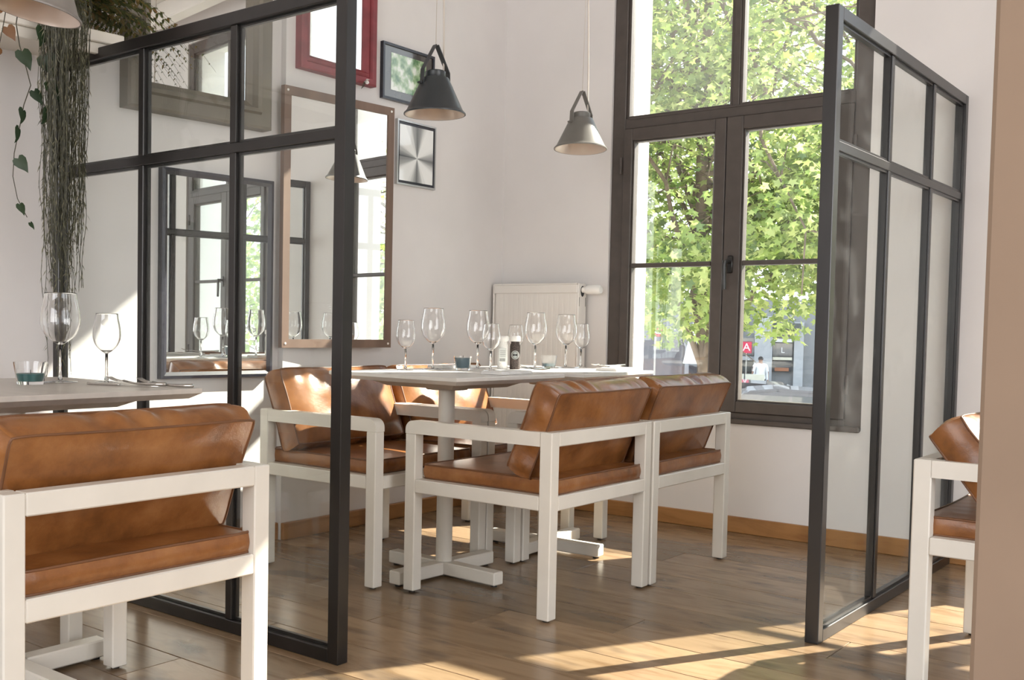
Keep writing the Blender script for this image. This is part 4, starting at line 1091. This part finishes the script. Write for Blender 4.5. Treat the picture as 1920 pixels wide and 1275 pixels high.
# closed parasol
pa = thing('closed_parasol', 'closed white parasol standing outside, seen through the left casement', 'parasol', (-9.55, 20.1, GZ))
bm = bmesh.new(); tube(bm, [(0, 0, 0), (0, 0, 3.1)], .025, 10); obj('pole', bm, bark, pa)
bm = bmesh.new(); rings = []
for j in range(12):
    u = j/11; z = 1.85+1.15*u; r = .25*(1-u)**.85+.03
    rings.append([bm.verts.new(((r*(1+.16*math.cos(8*a)))*math.cos(a), (r*(1+.16*math.cos(8*a)))*math.sin(a), z)) for a in [2*PI*i/48 for i in range(48)]])
for a, b in zip(rings, rings[1:]):
    for i in range(48): bm.faces.new((a[i], a[(i+1) % 48], b[(i+1) % 48], b[i]))
bm.faces.new(rings[-1]); bm.faces.new(rings[0][::-1]); obj('canopy', bm, parasol_m, pa, smooth=True)
ps = thing('shop_banner', 'red and white banner sign beyond the tree', 'sign', (-12.0, 22.9, GZ), rz)
obj('post', B((-.02, .02, 0, .04, 0, 2.6)), silver_frame, ps); obj('banner', B((-.16, .16, -.01, .0, 2.36, 2.58)), sign_red, ps); obj('banner_stripe', B((-.16, .16, -.014, -.0101, 2.43, 2.48)), sign_white, ps)
# trees
SDn = np.array([.455, .90, .73])
def sunlit_corridor(P):
    t = (P[:, 1]-4.9)/SDn[1]
    X0 = P[:, 0]-SDn[0]*t; Z0 = P[:, 2]-SDn[2]*t
    return (X0 > -2.75) & (X0 < .75) & (Z0 > .35) & (Z0 < 3.2)
def tree(label, base, height, trunk_r, lean, crowns, nleaf, seed, leaf=(.10, .17), group='street trees'):
    t = thing('maple_tree', label, 'tree', base, group=group)
    rnd = random.Random(seed); g = np.random.default_rng(seed)
    top = Vector((lean[0], lean[1], height))
    tp = [Vector((0, 0, 0)).lerp(top, u) + Vector((.06*math.sin(5*u+seed), .06*math.cos(4*u), 0)) for u in [i/9 for i in range(10)]]
    bm = bmesh.new(); tube(bm, tp, [trunk_r*(1-.6*i/9) for i in range(10)], 12); obj('trunk', bm, bark, t, smooth='all')
    cs = []
    for (cx, cy, cz, rx, ry, rz_) in crowns: cs.append((Vector((cx, cy, cz))-Vector(base), (rx, ry, rz_)))
    Pn = []
    for c, rd in cs:
        for b in range(9):
            st = tp[rnd.randint(3, 9)]
            en = c + Vector((rnd.uniform(-1, 1)*rd[0], rnd.uniform(-1, 1)*rd[1], rnd.uniform(-.8, .9)*rd[2]))*.8
            N = 8; pts = [st.lerp(en, i/N) + Vector((rnd.uniform(-1, 1), rnd.uniform(-1, 1), rnd.uniform(-1, 1)))*.09 + Vector((0, 0, .25*math.sin(PI*i/N))) for i in range(N+1)]
            pts[0] = st
            bm = bmesh.new(); tube(bm, pts, [.035*(1-.85*i/N) for i in range(N+1)], 6)
            for q in range(5):
                i = rnd.randint(2, N-1); d = Vector((rnd.uniform(-1, 1), rnd.uniform(-1, 1), rnd.uniform(-.6, .6)))*.8
                tube(bm, [pts[i], pts[i]+d*.5+Vector((0, 0, .06)), pts[i]+d], [.011, .007, .003], 5)
            obj('branch', bm, bark, t, smooth='all')
        k = nleaf//len(cs)
        u = unit(g.normal(size=(k, 3))); rad = g.uniform(0, 1, k)**(1/2.4)
        # layered clusters
        q = u*rad[:, None]*np.array(rd)[None] + np.array(c)[None]
        q[:, 2] += .10*np.sin(q[:, 0]*3.1+seed)*np.cos(q[:, 1]*2.7)
        Pn.append(q)
    P_ = np.concatenate(Pn)
    f = np.sin(P_[:, 0]*2.3+1)*np.sin(P_[:, 1]*2.0)*np.sin(P_[:, 2]*3.2+seed)
    W_ = P_ + np.array(base)[None]
    keep = (f > -.12) & ~(sunlit_corridor(W_) & (g.uniform(0, 1, len(P_)) > .04)) & (W_[:, 1] > 5.9) & (W_[:, 2] > GZ+1.6)
    P_ = P_[keep]; n = len(P_)
    nrm = unit(g.normal(size=(n, 3))*.55 + np.array([.15, -.45, .75])); xa = unit(np.cross(nrm, g.normal(size=(n, 3))) + np.array([0, 0, -.35]))
    nrm = unit(nrm-xa*(nrm*xa).sum(1, keepdims=True))
    scatter_leaves('foliage', t, P_, xa, nrm, g.uniform(leaf[0], leaf[1], n), MAPLE, maple_m, np.clip(g.normal(.5, .25, n), 0, 1))
    return t
tree('leafy street maple whose trunk stands behind the left casement', (-4.44, 9.75, GZ), 6.0, .105, (-.25, .1),
     [(-4.4, 9.3, 1.75, 1.9, 1.3, .95), (-4.7, 9.2, 3.3, 2.1, 1.6, 1.2), (-4.9, 9.4, 5.2, 2.3, 1.8, 1.6), (-3.3, 10.2, 2.1, 1.4, 1.1, 1.0)], 36000, 2, (.065, .115))
tree('second maple farther left along the street', (-8.9, 13.0, GZ), 8.0, .18, (.2, .0),
     [(-8.3, 12.6, 2.6, 2.6, 2.0, 1.7), (-8.0, 12.8, 5.6, 3.0, 2.2, 2.3), (-5.6, 14.2, 3.9, 2.6, 1.6, 1.9), (-5.2, 14.4, 7.0, 2.8, 1.8, 2.0)], 26000, 7, (.09, .15))
tree('low maple to the right, seen only in the mirrors', (1.6, 9.2, GZ), 4.0, .13, (.1, .1),
     [(.6, 8.4, 1.1, 2.2, 1.4, 1.1), (3.9, 8.6, 1.6, 2.4, 1.4, 1.6), (2.4, 8.6, .6, 2.0, 1.0, 1.0), (7.0, 8.6, 1.8, 2.4, 1.5, 2.2)], 22000, 11, (.08, .13))
